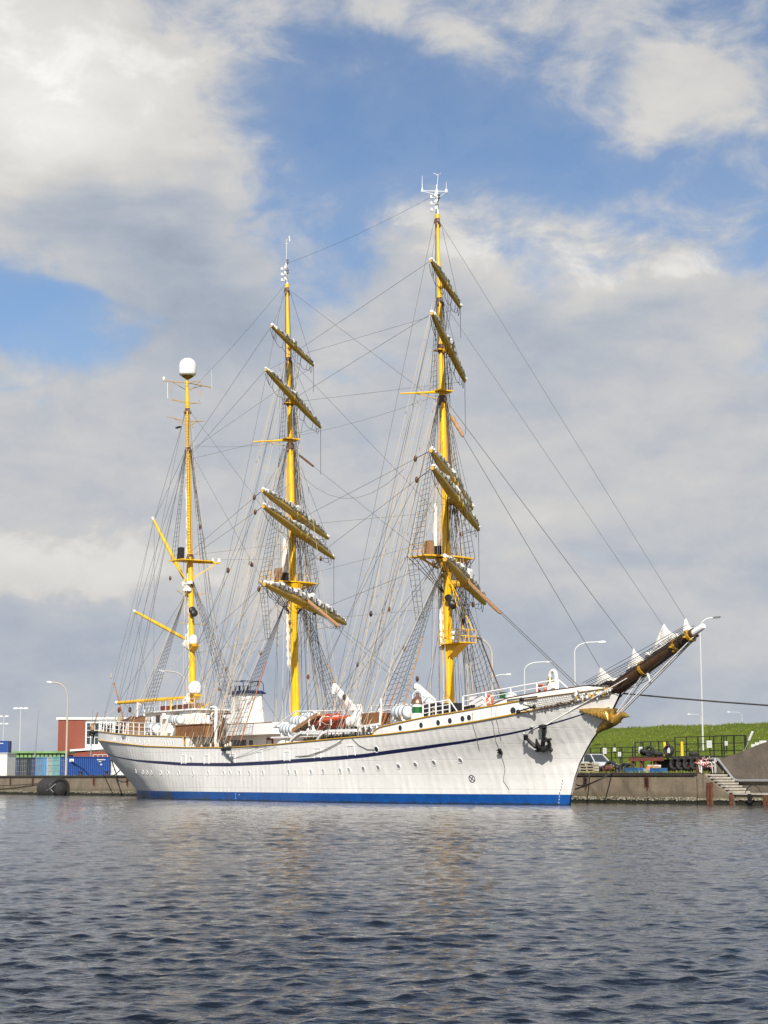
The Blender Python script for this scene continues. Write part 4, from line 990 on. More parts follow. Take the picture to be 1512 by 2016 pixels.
# chart house on the poop
ch = rbox(MB(), -46.1, -35.6, -2.5, 2.5, 5.3, 7.62, .5).build('chart_house', 'white_paint', ship)
rbox(MB(), -46.35, -35.3, -2.75, 2.75, 7.62, 7.74, .6).build('house_roof', 'white_gloss', ch)
for x, z, w, h in [(-44.4, 6.95, .36, .62), (-37.9, 6.9, .36, .6)]:
    b = MB(); p = Vector((x, -2.5, z)); disc_ring(b, p, Vector((0, -1, 0)), Vector((1, 0, 0)), Vector((0, 0, 1)), .34, .26, .0, .06, 0, 18, .62)
    b.add([(x + .27 * .62 * math.cos(6.283 * j / 18), -2.525, z + .27 * math.sin(6.283 * j / 18)) for j in range(18)], [tuple(range(18))], 1); b.build('window', ['white_gloss', 'window_dark'], ch, fix=False)
b = MB(); bx(b, -43.35, -42.6, -2.56, -2.5, 5.7, 7.35, 0); bx(b, -43.2, -42.75, -2.6, -2.56, 6.5, 7.2, 1); b.build('door', ['dark_wood', 'window_dark'], ch, smooth=False)
b = MB(); bx(b, -39.6, -38.75, -2.58, -2.5, 6.55, 7.4, 0); bx(b, -39.7, -38.65, -2.62, -2.5, 6.3, 6.75, 1); b.build('shutter', ['dark_wood', 'teak'], ch, smooth=False)
for xx, zz in ((-41.35, 7.25), (-40.4, 6.0)): b = MB(); bx(b, xx - .15, xx + .15, -2.85, -2.5, zz - .25, zz + .25); b.build('vent_box', 'white_gloss', ch, smooth=False)
q = random.Random(8)
for i in range(7):
    x = -44.6 + i * 1.1; b = MB(); bx(b, x, x + q.uniform(.5, 1.0), -1.9 + q.uniform(-.3, .4), -.7, 7.74, 7.95 + q.uniform(0, .35)); b.build('roof_locker', q.choice(['teak', 'dark_wood', 'rust_red']), ch, smooth=False)
b = MB()
for z in (8.2, 8.6):
    b.tube([(-46, -2.55, z), (-35.6, -2.55, z)], .02, 5)
for i in range(10): b.tube([(-46 + i * 1.155, -2.55, 7.7), (-46 + i * 1.155, -2.55, 8.6)], .022, 5)
b.build('roof_rail', 'white_gloss', ch)
b = MB(); b.tube([(-41.5, -2.0, 7.7), (-41.5, -2.0, 8.55), (-40.7, -2, 8.7)], .07, 6); b.tube([(-37, -1.2, 7.8), (-35.2, -1.2, 8.3)], .07, 6); b.build('roof_spar', 'mast_yellow', ch)
# poop rails round the stern
def rail_along(xs, yf, zf, h, nrail, name, post=1.35, r=.026, sides=(-1, 1), m='white_gloss'):
    for s in sides:
        b = MB(); pts = [Vector((x, s * yf(x), zf(x))) for x in xs]
        for k in range(nrail): b.tube([p + Vector((0, 0, h * (k + 1) / nrail)) for p in pts], r * (1.25 if k == nrail - 1 else .8), 5)
        acc = 99
        for i, p in enumerate(pts):
            acc += (p - pts[i - 1]).length if i else 0
            if acc >= post or i == len(pts) - 1: b.tube([p, p + Vector((0, 0, h))], r * 1.35, 5); acc = 0
        b.build(name, m, ship)
PR = [sternx(5.6) + .12 + t for t in (0, .1, .25, .45, .7, 1.0, 1.4, 1.9)] + list(np.linspace(-55.2, -35.2, 60))
rail_along(PR, lambda x: max(0.01, deckb(x) - .1), poopz, 1.08, 3, 'poop_railing', 1.15, .032)
b = MB()
for s in (-1, 1):
    for x in (-55, -53.5, -51.5, -49.7, -47.5, -45.5, -43.6): b.bar((x, s * (deckb(x) - .14), poopz(x)), (x - .25, s * (deckb(x) - .45), poopz(x) + .95), .07, .07)
b.build('rail_stanchion', 'white_gloss', ship, smooth=False)
b = MB()
for x, y, z, w in ((-54.0, -2.6, 6.1, .8), (-52.2, -3.2, 6.0, .5), (-48.6, -3.8, 5.9, .7)): b.lathe([(w * .4, 0), (w * .4, .5), (w * .55, .5), (w * .55, .62)], (x, y, z), 10)
b.build('bollard', 'black_iron', ship)
b = MB(); bx(b, -54.0, -51.4, -1.5, 1.5, 5.9, 7.0); b.prism([(-54.1, -1.6, 7.0), (-54.1, 1.6, 7.0), (-54.1, 0, 7.6)], (0, 0, 0), (2.8, 0, 0))
sk = b.build('poop_skylight', 'teak', ship, smooth=False)
b = MB()
for i in range(6): b.bar((-53.9 + i * .5, -1.62, 7.03), (-53.9 + i * .5, -.05, 7.64), .07, .06)
b.build('skylight_bar', 'dark_wood', sk, smooth=False)
b = MB()
for i in range(9): x = -56.1 + i * .2; b.bar((x, -.9 - .05 * i, 6.1), (x + q.uniform(-.15, .15), -.8, 7.1 + q.uniform(0, .7)), .11, .11)
b.build('steering_gear_cover', 'pallet_beige', ship, smooth=False)
b = MB(); b.tube([(-55.7, 0, 6.3), (-56.1, 0, 7.6), (-58.3, 0, 10.9)], [.09, .08, .05], 8); b.ell((-58.35, 0, 10.97), (.11, .11, .11), n=8, k=5); b.build('flagstaff', 'rust_rope', ship)
b = MB(); b.ell((-59.1, 0, 11.75), (.1, .09, .34), n=7, k=6); b.tube([(-58.35, 0, 10.97), (-59.1, 0, 11.5)], .012, 4); b.tube([(-59.1, 0, 12.05), GL[0]], .012, 4); b.build('ensign_block', 'pallet_beige', ship)
b = MB(); p = Vector((-43.4, -deckb(-43.4) - .02, 5.42)); b.box(p, (.95, .05, .30)); b.build('name_plate', 'grey_steel', ship, smooth=False)
b = MB(); b.tube([(-54.6, -3.3, 6.15), (-56.3, -3.0, 6.1), (-58.0, -2.6, 6.0)], [.13, .13, .09], 8); b.tube([(-55.5, -3.2, 6.1), (-56.4, -2.9, 5.6)], .08, 6); b.ell((-57.3, -2.7, 6.2), (.5, .2, .18)); b.tube([(-56.3, -2.9, 5.7), (-57.9, -2.6, 5.9)], .06, 5); b.build('stern_fairlead', 'black_iron', ship)
b = MB(); b.tube([(-57.6, -2.6, 6.1), (-57.2, -2.5, 6.9), (-56.7, -2.4, 8.1)], .06, 5); b.ell((-57.4, -2.6, 6.5), (.28, .2, .4)); b.build('stern_davit', 'brown_leather', ship)
# wooden wing and companion amidships of the poop break
b = MB(); bx(b, -33.1, -28.1, -5.55, -4.6, 5.1, 6.12)
wl = b.build('wooden_bulwark', 'teak', ship, smooth=False)
b = MB()
for i in range(13): x = -33.05 + i * .41; bx(b, x, x + .03, -5.56, -5.54, 5.12, 6.1)
b.build('plank_seam', 'dark_wood', wl, smooth=False)
b = MB(); bx(b, -33.2, -28.0, -5.62, -4.5, 6.12, 6.2); b.build('cap_rail', 'teak', wl, smooth=False)
b = MB(); b.tube([(-26.15, -5.35, 3.4), (-26.2, -5.3, 7.1), (-26.35, -5.25, 7.42), (-26.9, -5.2, 7.5), (-27.5, -5.1, 7.5)], .13, 8); b.build('davit_post', 'white_gloss', ship)
q = random.Random(21)
b = MB()
for i in range(7): x = -29.2 + i * .35; b.bar((x, -4.2, 4.0), (x + q.uniform(-.2, .2), -4.2, 6.6 + q.uniform(0, .9)), .13, .13)
b.build('spare_spar', 'teak', ship, smooth=False)
b = MB()
for i in range(6): b.ell((-29.3 + i * .4 + q.uniform(-.1, .1), -4.5, 6.6 + q.uniform(-.5, .55)), (.25, .2, .28), n=8, k=5)
b.build('hammock_roll', 'canvas', ship)
b = MB(); bx(b, -29.4, -26.8, -4.6, -3.6, 6.95, 7.05); b.build('ladder_head', 'rust_red', ship, smooth=False)
# engine casing with its overhanging canopy, and the funnel
eh = rbox(MB(), -29.3, -19.6, -2.9, 2.9, 3.2, 5.2, .4).build('engine_casing', 'white_paint', ship)
rbox(MB(), -29.7, -19.0, -3.6, 3.6, 5.2, 6.12, .9).build('canopy', 'white_gloss', eh)
b = MB(); b.tube([(-29.5, -3.6, 6.15), (-19.9, -3.6, 6.12), (-19.2, -3.1, 6.12), (-19.1, 0, 6.12)], .035, 5); b.build('canopy_edge', 'gold_shade', eh)
for x in (-24.9,):
    b = MB(); bx(b, x, x + .8, -2.96, -2.9, 4.1, 4.9, 0); bx(b, x + .1, x + .7, -2.98, -2.96, 4.2, 4.8, 1); b.build('window', ['white_gloss', 'window_dark'], eh, smooth=False)
b = MB(); bx(b, -21.9, -20.9, -2.97, -2.9, 3.3, 4.95, 0); bx(b, -21.75, -21.05, -2.99, -2.97, 3.3, 4.75, 1); b.build('door', ['rust_red', 'window_cream'], eh, smooth=False)
b = MB(); x0, x1 = -29.9, -27.35
FS = -2.3
ring = lambda x0, x1, yy, z: (lambda x0, x1: [Vector((x0, -yy + .3, z)), Vector((x0 + .3, -yy, z)), Vector((x1 - .3, -yy, z)), Vector((x1, -yy + .3, z)), Vector((x1, yy - .3, z)), Vector((x1 - .3, yy, z)), Vector((x0 + .3, yy, z)), Vector((x0, yy - .3, z))])(x0 + FS, x1 + FS)
b.loft([ring(-29.95, -27.0, 1.15, 6.1), ring(-29.7, -27.25, .98, 8.85)])
fn = b.build('funnel', 'white_paint', ship)
b = MB(); b.loft([ring(-29.95, -27.0, 1.2, 8.84), ring(-29.95, -27.0, 1.2, 8.93), ring(-29.75, -27.3, 1.0, 9.12)]); b.build('funnel_cap', 'navy', fn)
b = MB()
for k in range(4): b.lathe([(.09, 0), (.09, .42), (.12, .42), (.12, .48)], (FS - 29.5 + k * .36, -.6 + .2 * k, 9.1), 8)
b.build('exhaust_pipe', 'black_iron', fn)
b = MB()
for y in (-.95, .95): b.tube([(FS + -29.8, y, 9.1), (FS + -29.7, y, 9.7), (FS + -29.3, y, 9.95), (FS + -27.7, y, 9.9), (FS + -27.4, y, 9.65), (FS + -27.3, y, 9.1)], .035, 5)
for x in (-29.3, -27.8): b.tube([(FS + x, -.95, 9.95), (FS + x, .95, 9.92)], .03, 5)
b.build('cap_hoop', 'navy', fn)
b = MB(); bx(b, FS - 28.55, FS - 27.75, -1.13, -1.02, 7.45, 8.6, 0)
for k in range(3): bx(b, FS - 28.57, FS - 27.73, -1.15, -1.13, 7.45 + k * .55, 7.5 + k * .55, 1)
b.build('louvre', ['window_cream', 'white_paint'], fn, smooth=False)
b = MB(); b.lathe([(.3, 0), (.3, .5), (.45, .6), (.45, .9), (.2, 1.05)], (-28.9, -3.1, 6.1), 10); b.build('ventilator', 'white_gloss', ship)
# walkway with white rails above the boat deck
b = MB(); b.tube([(-19.7, -3.55, 5.7), (-16.2, -3.55, 6.86), (-7.4, -3.55, 6.66)], .055, 6); b.tube([(-16.2, -3.55, 6.35), (-7.4, -3.55, 6.15)], .03, 5)
for x, z in ((-18.2, 6.2), (-16.2, 6.86), (-14.4, 6.82), (-12.6, 6.78), (-10.8, 6.73), (-9, 6.7), (-7.4, 6.66)): b.tube([(x, -3.55, 4.9), (x, -3.55, z)], .04, 5)
b.build('walkway_rail', 'white_gloss', ship)
b = MB(); bx(b, -17.2, -3.2, -5.2, -2.2, 4.78, 4.9); bx(b, -17.2, -3.2, 2.2, 5.2, 4.78, 4.9); b.build('boat_deck', 'white_paint', ship, smooth=False)
b = MB(); bx(b, -17, -3.2, -2.4, 2.4, 3.2, 4.85); b.build('deck_house', 'grey_steel', ship, smooth=False)
for (x0, x1) in ((-14.1, -4.4), (-9.7, -4.3)):
    b = MB(); y = -5.25 if x1 == -4.4 else -5.42; z0 = sheer(x0) - .05
    pts = [(x0, z0), (x0 + .35, z0 + .38), (x0 + .9, z0 + .64), (x0 + 1.7, 5.13), (x1, 5.1)]
    for (xa, za), (xb_, zb) in zip(pts[:-1], pts[1:]): b.bar((xa, y, za), (xb_, y, zb), .2, .2, 0, (0, 1, 0))
    for xx, zz in pts[1:-1]: b.ell((xx, y, zz), (.13, .1, .13), n=8, k=6)
    b.build('boat_cradle', 'white_gloss', ship)
b = MB()
for i in range(9): x = -9.0 + i * .55; b.bar((x, -5.3, sheer(x)), (x, -5.3, 5.1), .05, .05); b.box((x + .2, -5.35, 5.25), (.18, .16, .26))
b.build('cradle_chock', 'black_iron', ship, smooth=False)
for zz, x0, x1 in ((4.75, -9, -6.2),): b = MB(); bx(b, x0, x1, -5.0, -4.4, 4.4, 4.72); b.build('rope_locker', 'black_iron', ship, smooth=False)
cr = MB().bar((-7.3, -3.3, 6.35), (-10.6, -3.5, 8.6), .30, .38).build('crane_jib', 'white_gloss', ship)
b = MB(); b.lathe([(.36, 0), (.36, 2.6), (.28, 2.7), (.28, 3.2)], (-7.2, -3.3, 3.9), 12); b.build('crane_post', 'white_gloss', ship)
b = MB(); b.box((-10.5, -3.5, 8.15), (.25, .3, .35)); b.tube([(-10.5, -3.5, 8.4), (-10.35, -3.5, 6.6)], .02, 4); b.tube([(-8.9, -3.3, 7.2), (-7.2, -3.3, 6.2)], .09, 6); b.build('crane_sheave', 'white_gloss', cr)
q = random.Random(2); b = MB()
for i in range(16): b.ell((-6.2 + q.random() * 1.8, -4.6 + q.uniform(-.3, .3), 5.2 + q.random() * 1.25), (q.uniform(.22, .36), .28, q.uniform(.28, .5)), n=8, k=6)
b.build('canvas_bundle', 'canvas', ship)
b = MB(); bx(b, -4.3, -1.95, -4.95, -4.0, 5.5, 6.3); wb = b.build('deck_locker', 'teak', ship, smooth=False)
b = MB(); b.bar((-4.3, -5.0, 5.35), (-1.7, -5.0, 5.5), .12, .16); b.bar((-4.6, -5.15, 4.75), (-1.6, -5.15, 5.0), .1, .1)
for i in range(4): x = -4.3 + i * .75; b.bar((x, -5.05, 4.8), (x - .1, -5.0, 5.45), .14, .12)
b.build('pin_rail', 'white_gloss', ship, smooth=False)
b = MB(); b.bar((-4.2, -4.55, 6.36), (-1.2, -4.5, 6.5), .05, .05); b.tube([(-1.95, -4.9, 5.2), (-1.8, -4.9, 6.35), (-2.05, -4.9, 6.5)], .09, 6); b.build('locker_rail', 'white_gloss', ship, smooth=False)
# rope coils on the pin rails
q = random.Random(31)
for s in (-1, 1):
    for x0, n, zf in ((-28.2, 9, 0), (-24.8, 6, 0), (-4.4, 6, 0)):
        for i in range(n):
            x = x0 + i * .42; z = sheer(x) + .08 + q.uniform(-.1, .25)
            b = MB(); b.ell((x, s * (deckb(x) - .42), z), (.13, .11, q.uniform(.25, .42)), n=7, k=5); b.build('rope_coil', q.choice(['tar_rope', 'tar_rope', 'car_black', 'manila_rope']), ship)
b = MB(); bx(b, -25.2, -23.2, -4.6, -4.1, 4.2, 4.8); b.build('winch', 'car_black', ship, smooth=False)
# second crane and rails at the forecastle break
b = MB(); b.bar((-.5, -2.7, 8.15), (1.5, -2.7, 7.05), .3, .3); b.lathe([(.3, 0), (.3, 1.6)], (1.4, -2.7, 5.6), 10); b.ell((-.6, -2.7, 8.1), (.35, .25, .25)); b.build('forecastle_crane', 'white_gloss', ship)
b = MB()
for z in (6.4, 6.85): b.tube([(-4.2, -4.2, z), (-.9, -4.2, z), (-.7, -4.0, z), (-.7, 4, z)], .035, 5)
for x in (-4.2, -2.6, -.9): b.tube([(x, -4.2, 5.0), (x, -4.2, 6.85)], .04, 5)
b.tube([(-2.0, -4.7, 5.5), (-2.1, -4.7, 7.3)], .05, 5); b.build('break_rail', 'white_gloss', ship)
# green side light tower with copper dome
b = MB(); b.lathe([(.48, 0), (.48, .45), (.36, .5), (.36, .55)], (1.75, -4.15, 5.62), 14); b.lathe([(.38, 0), (.38, .18), (.42, .22)], (1.75, -4.15, 6.58), 14); sl = b.build('side_light_tower', 'white_gloss', ship)
b = MB(); b.lathe([(.385, 0), (.385, .42)], (1.75, -4.15, 6.16), 14); b.build('green_band', 'green_paint', sl)
b = MB(); b.lathe([(.46, 0), (.45, .1), (.36, .32), (.16, .48), (.1, .52), (.1, .72), (.14, .74)], (1.75, -4.15, 6.8), 14); b.build('copper_dome', 'copper', sl)
b = MB(); b.tube([(1.35, -4.3, 6.8), (1.4, -4.3, 7.45), (1.6, -4.2, 7.68), (1.9, -4.1, 7.68), (2.1, -4.0, 7.45), (2.15, -4, 6.8)], .045, 6); b.build('guard_hoop', 'white_gloss', sl)
b = MB(); bx(b, 2.3, 3.2, -4.0, -3.3, 6.15, 6.85); bx(b, 3.6, 5.3, -3.6, -2.9, 6.1, 6.75); b.build('winch_cover', 'car_black', ship, smooth=False)
b = MB()
for i in range(6): b.lathe([(.14, 0), (.14, .32), (.2, .32), (.2, .4)], (2.6 + i * .55, -4.05 + .03 * i, fcz(2.6) + .02 + .06 * i), 8)
b.build('bollard', 'black_iron', ship)
for x in (3.6, 1.0): b = MB(); b.lathe([(.11, 0), (.11, .75)], (x, -4.05, fcz(x)), 8); b.build('cable_reel', 'pallet_beige', ship)
FR1 = list(np.linspace(3.1, 5.65, 5)); rail_along(FR1, lambda x: deckb(x) - .25, fcz, .92, 3, 'forecastle_railing', .62, .04)
FR2 = list(np.linspace(6.85, 14.4, 16)); rail_along(FR2, lambda x: deckb(x) - .25, lambda x: fcz(x) + .02, .98, 3, 'forecastle_railing', 1.6, .036)
b = MB()
for s in (-1, 1): b.tube([(14.4, s * (deckb(14.4) - .25), fcz(14.4) + 1.0), (15.1, s * (deckb(15.1) - .2), bwz(15.1))], .045, 6); b.tube([(5.65, s * (deckb(5.65) - .25), fcz(5.65) + .9), (6.4, s * (deckb(6.4) - .25), fcz(6.4))], .04, 6)
b.build('rail_brace', 'white_gloss', ship)
b = MB(); bx(b, 6.95, 8.45, -3.45, -2.6, 6.4, 7.1); b.build('deck_box', 'white_gloss', ship, smooth=False)
b = MB()
for x, y in ((6.7, -3.6), (7.2, -3.7), (7.6, -3.65), (10.2, -2.9), (10.6, -2.8), (12.1, -1.6), (12.7, -1.2), (13.2, -.9)): b.lathe([(.12, 0), (.13, .25), (.18, .3), (.12, .36)], (x, y, fcz(x) + (0 if x < 11 else .35)), 8)
b.build('bollard', 'black_iron', ship)
b = MB(); b.ell((10.5, -2.6, 7.0), (.5, .4, .32)); b.build('covered_winch', 'raft_white', ship)
b = MB(); b.lathe([(.32, 0), (.4, .1), (.4, .4), (.32, .5)], (13.2, -1.0, 7.45), 12, 0, Matrix.Rotation(R(90), 3, 'X')); b.build('hawser_reel', 'white_gloss', ship)
b = MB(); bx(b, 9.6, 10.0, -2.9, -2.5, 6.9, 7.3); b.build('green_lamp', 'green_paint', ship, smooth=False)
# ship's bell on its gooseneck
b = MB(); b.tube([(11.95, 0, 6.9), (11.95, 0, 8.35), (11.88, 0, 8.58), (11.7, 0, 8.72), (11.5, 0, 8.7), (11.33, 0, 8.55), (11.28, 0, 8.35)], .12, 8); b.build('bell_hanger', 'white_gloss', ship)
b = MB(); b.lathe([(.05, .5), (.13, .47), (.17, .35), (.20, .15), (.30, 0), (.27, -.02)][::-1], (11.28, 0, 7.78), 14); b.build('ship_bell', 'brass', ship)

# ------------------------------------------------------------------ bow: bowsprit, head gear, figurehead, anchor
def bs(x, dz=0, y=0): return Vector((x, y, 7.12 + (x - 17.6) * .4095 + dz))
b = MB(); b.tube([bs(13.8), bs(16), bs(19), bs(22), bs(25.3)], [.44, .47, .46, .41, .31], 14); bp = b.build('bowsprit', 'bowsprit_brown', ship)
b = MB(); b.tube([bs(25.3), bs(26.1), bs(26.16)], [.20, .18, .15], 12); b.build('bowsprit_tip', 'white_gloss', bp)
q = random.Random(4)
for x in (20.7, 23.75, 25.0):
    b = MB(); b.tube([bs(x - .09), bs(x + .09)], .49 if x < 22 else .40, 14)
    for i in range(7): a = i * .9; b.ell(bs(x + q.uniform(-.22, .22), .42 * math.cos(a) * .9, .42 * math.sin(a)), (.13, .08, .09), n=7, k=5)
    b.build('bowsprit_band', 'hoop_ochre', bp)
b = MB()
for x in (18.2, 19.0, 21.6, 22.5, 24.3): b.tube([bs(x - .06), bs(x + .06)], .44 if x < 20 else .39, 12)
b.build('iron_hoop', 'black_iron', bp)
b = MB()
for i in range(26): x = 18.2 + i * .26; b.ell(bs(x, .42 - .01 * i, q.uniform(-.2, .2)), (.14, .1, q.uniform(.06, .14)), n=6, k=4)
b.build('lashing', 'tar_rope', bp)
def jib(apex, base0, base1, seed):
    q = random.Random(seed); b = MB(); rings = []; A0, A1, T = Vector(base0), Vector(base1), Vector(apex); n = 16; K = 12; ph = [q.uniform(0, 6.28) for _ in range(5)]
    for k in range(K + 1):
        t = k / K; c = lerp((A0 + A1) / 2, T, t); hx = (A1 - A0) / 2 * .88 * ((1 - t) ** 1.05 + .02); hy = .26 * ((1 - t) ** .8 + .05)
        rings.append([c + hx * math.cos(6.283 * j / n) * (1 + .10 * math.sin(3 * 6.283 * j / n + ph[0] + t * 2)) + Vector((0, hy * math.sin(6.283 * j / n) * (1 + .22 * math.sin(4 * 6.283 * j / n + ph[1] + t * 3)), .06 * math.sin(2 * 6.283 * j / n + ph[2] + t * 4))) for j in range(n)])
    b.loft(rings); return b.build('stowed_jib', 'sail_cloth', ship)
jib((16.45, 0, 8.65), (15.9, 0, 7.2), (18.0, 0, 7.75), 1); jib((19.78, 0, 9.66), (18.95, 0, 8.2), (20.75, 0, 8.8), 2)
jib((22.62, 0, 10.95), (21.1, 0, 9.05), (24.0, 0, 10.1), 3); jib((24.6, 0, 11.15), (24.1, 0, 9.95), (25.2, 0, 10.5), 4)
b = MB()
for i in range(14): x = 21.0 + i * .21; b.ell(bs(x, .52 + .1 * math.sin(i), q.uniform(-.15, .15)), (.2, .16, .16), n=7, k=5)
b.build('stowed_jib_foot', 'canvas', ship)
# head netting
def net(P, Q, nl, nc, name, r=.014, m='tar_rope', sag=.0):
    b = MB()
    for i in range(nl + 1):
        t = i / nl; b.tube([lerp(P(s), Q(s), t) - Vector((0, 0, sag * 4 * t * (1 - t))) for s in np.linspace(0, 1, 22)], r * (1.6 if i in (0, nl) else 1), 4, 0, False)
    for j in range(nc + 1):
        s = j / nc; b.tube([lerp(P(s), Q(s), t) - Vector((0, 0, sag * 4 * t * (1 - t))) for t in np.linspace(0, 1, 5)], r, 4, 0, False)
    return b.build(name, m, ship)
for sd in (-1, 1):
    net(lambda s: bs(17.3 + 7.6 * s, .05, sd * .38), lambda s: bs(16.6 + 8.1 * s, .95 - .45 * s - .15 * math.sin(3.14 * s), sd * (1.25 - .85 * s)), 5, 42, 'bowsprit_net', .012)
    net(lambda s: bs(17.6 + 7.2 * s, -.38, sd * .1), lambda s: bs(17.3 + 7.6 * s, -.2 - .42 * math.sin(3.14 * s) ** 2, sd * .5), 3, 36, 'bowsprit_net', .012)
    net(lambda s: Vector((12.4 + 5.2 * s, sd * (deckb(12.4 + 5.2 * s) + .1), fcz(12.4 + 5.2 * s))), lambda s: Vector((13.0 + 5.0 * s, sd * (deckb(13 + 5 * s) + .16), sheer(13 + 5 * s) - .02)), 7, 32, 'bow_net', .012, 'grey_rope', .1)
    rope('guard_line', bs(16.2, 1.1, sd * 1.25), bs(25.0, .6, sd * .3), .02)
    # whiskers, bobstays and guys in white
    rope('bowsprit_guy', bs(19.6, -.1, sd * .42), hpt(12.6, 4.85, .06, sd), .035, 'white_gloss'); rope('bowsprit_guy', bs(18.2, -.1, sd * .42), hpt(11.9, 4.75, .06, sd), .03, 'white_gloss')
    rope('bobstay', Vector((25.35, sd * .12, 10.0)), Vector((18.15, sd * .1, 5.62)), .05, 'white_gloss'); rope('bobstay', Vector((20.8, sd * .15, 8.05)), Vector((18.2, sd * .12, 5.8)), .04, 'white_gloss')
b = MB(); b.tube([bs(21.0, -.35), Vector((21.3, 0, 7.45))], [.12, .04], 7); b.build('dolphin_striker', 'white_gloss', ship)
b = MB()
for i in range(30): x = 13.4 + i * .145; b.ell(Vector((x, -deckb(x) - .12 + q.uniform(-.05, .1), sheer(x) + q.uniform(-.02, .1))), (.12, .07, q.uniform(.05, .12)), n=6, k=4)
b.build('net_lashing', 'bowsprit_brown', ship)
b = MB()
for i in range(44): x = 15.6 + q.random() * 2.4; b.ell(Vector((x, -deckb(x) - .1, lerp((0, 0, fcz(x)), (0, 0, sheer(x)), q.random()).z)), (q.uniform(.06, .16), .06, q.uniform(.06, .18)), n=6, k=4, mi=q.choice([0, 0, 1, 2]))
b.build('head_lashing', ['canvas', 'grey_rope', 'gold_trim'], ship)
b = MB(); b.bar((16.1, 0, 7.3), (17.9, 0, 7.85), 1.3, .18); b.build('knighthead', 'white_paint', ship)
# figurehead: a gilded sea bird along the stem, wings swept back over the bow
def sq(r0, c, n=10, sy=.75):
    return [Vector((c[0], 0, c[1])) + Vector((r0 * .75 * math.cos(6.283 * j / n) * -.5, r0 * sy * math.sin(6.283 * j / n), r0 * math.cos(6.283 * j / n))) for j in range(n)]
path = [((15.45, 4.36), .06), ((15.9, 4.62), .17), ((16.5, 4.92), .27), ((17.2, 5.15), .36), ((17.8, 5.32), .36), ((18.25, 5.48), .27), ((18.55, 5.6), .20), ((18.78, 5.62), .20), ((18.95, 5.58), .15), ((19.12, 5.53), .07), ((19.3, 5.46), .03)]
b = MB(); b.loft([sq(r_, c_) for c_, r_ in path]); fg = b.build('figurehead', 'gilding', ship)
for sd in (-1, 1):
    b = MB(); N = 12; rings = []
    def wing_face(t): x = 17.95 - 2.1 * t; return x, hb(min(x, stemx(6.0) - .03), 6.0) + .24 - .14 * t
    for i in range(N + 1):
        t = i / N; x, Y = wing_face(t); top = 6.02 + .05 * math.sin(3.14 * t) + .03 * t; bot = 5.12 + .84 * t ** 1.2
        if t > .95: bot = top - .08
        zs_ = (bot, bot + .03, bot * .6 + top * .4, top - .06, top); ys = (-.02, 0, .05, .02, -.04); ring = [Vector((x, sd * max(.02, hb(min(x, stemx(bot) - .03), bot) - .03), bot + .02))]
        ring += [Vector((x, sd * (Y + y), z)) for z, y in zip(zs_, ys)] + [Vector((x, sd * max(.02, hb(min(x, stemx(top) - .03), top) - .03), top))]
        rings.append(ring)
    b.loft(rings); wg = b.build('wing', 'gilding', fg)
    for i in range(8):
        t0 = .10 + .095 * i; b = MB(); pts = []
        for k_ in np.linspace(0, 1, 6):
            t = min(.99, t0 + .16 * k_); x, Y = wing_face(t); lo = 5.12 + .84 * t ** 1.2; pts.append(Vector((x, sd * (Y + .07), lo + (5.98 - lo) * (.12 + .78 * math.sin(k_ * 1.5)))))
        b.tube(pts, [.05, .09, .10, .09, .07, .03], 7); b.build('feather', 'gilding' if i % 2 else 'brass', fg)
# stowed bower anchor
def ap(x, z, o=.34): return hpt(x, z, o)
b = MB()
b.tube([ap(13.12, 4.98, .22), ap(12.85, 4.5, .28), ap(12.5, 3.95)], [.13, .12, .14], 8)                      # shank
b.bar(ap(12.88, 5.08, .2), ap(13.32, 5.12, .2), .24, .2); b.ell(ap(13.12, 5.14, .2), (.2, .12, .1))           # ring and head
b.tube([ap(12.15, 3.72), ap(12.45, 3.70, .4), ap(12.85, 3.80)], [.16, .20, .17], 8)                           # crown
b.tube([ap(12.3, 3.76), ap(11.98, 3.92), ap(11.78, 4.22), ap(11.70, 4.52)], [.15, .13, .12, .08], 8)          # left arm
b.tube([ap(12.75, 3.84), ap(13.0, 4.02), ap(13.06, 4.26), ap(12.98, 4.46)], [.15, .14, .12, .06], 8)          # right arm
b.bar(ap(11.62, 4.36, .36), ap(11.78, 4.66, .36), .30, .16); b.bar(ap(12.86, 4.28, .4), ap(13.3, 4.4, .4), .26, .12); b.tube([ap(12.4, 3.9, .5), ap(12.34, 4.2, .52), ap(12.42, 4.46, .45)], [.12, .12, .05], 7)
b.ell(ap(12.02, 3.62, .36), (.24, .14, .11)); b.ell(ap(12.95, 3.66, .36), (.14, .12, .14))
an = b.build('anchor', 'black_iron', ship)
b = MB(); b.ell(ap(11.66, 4.72, .3), (.11, .08, .09)); b.ell(ap(12.3, 5.05, .12), (.18, .08, .08)); b.build('anchor_tackle', 'galvanised', an)
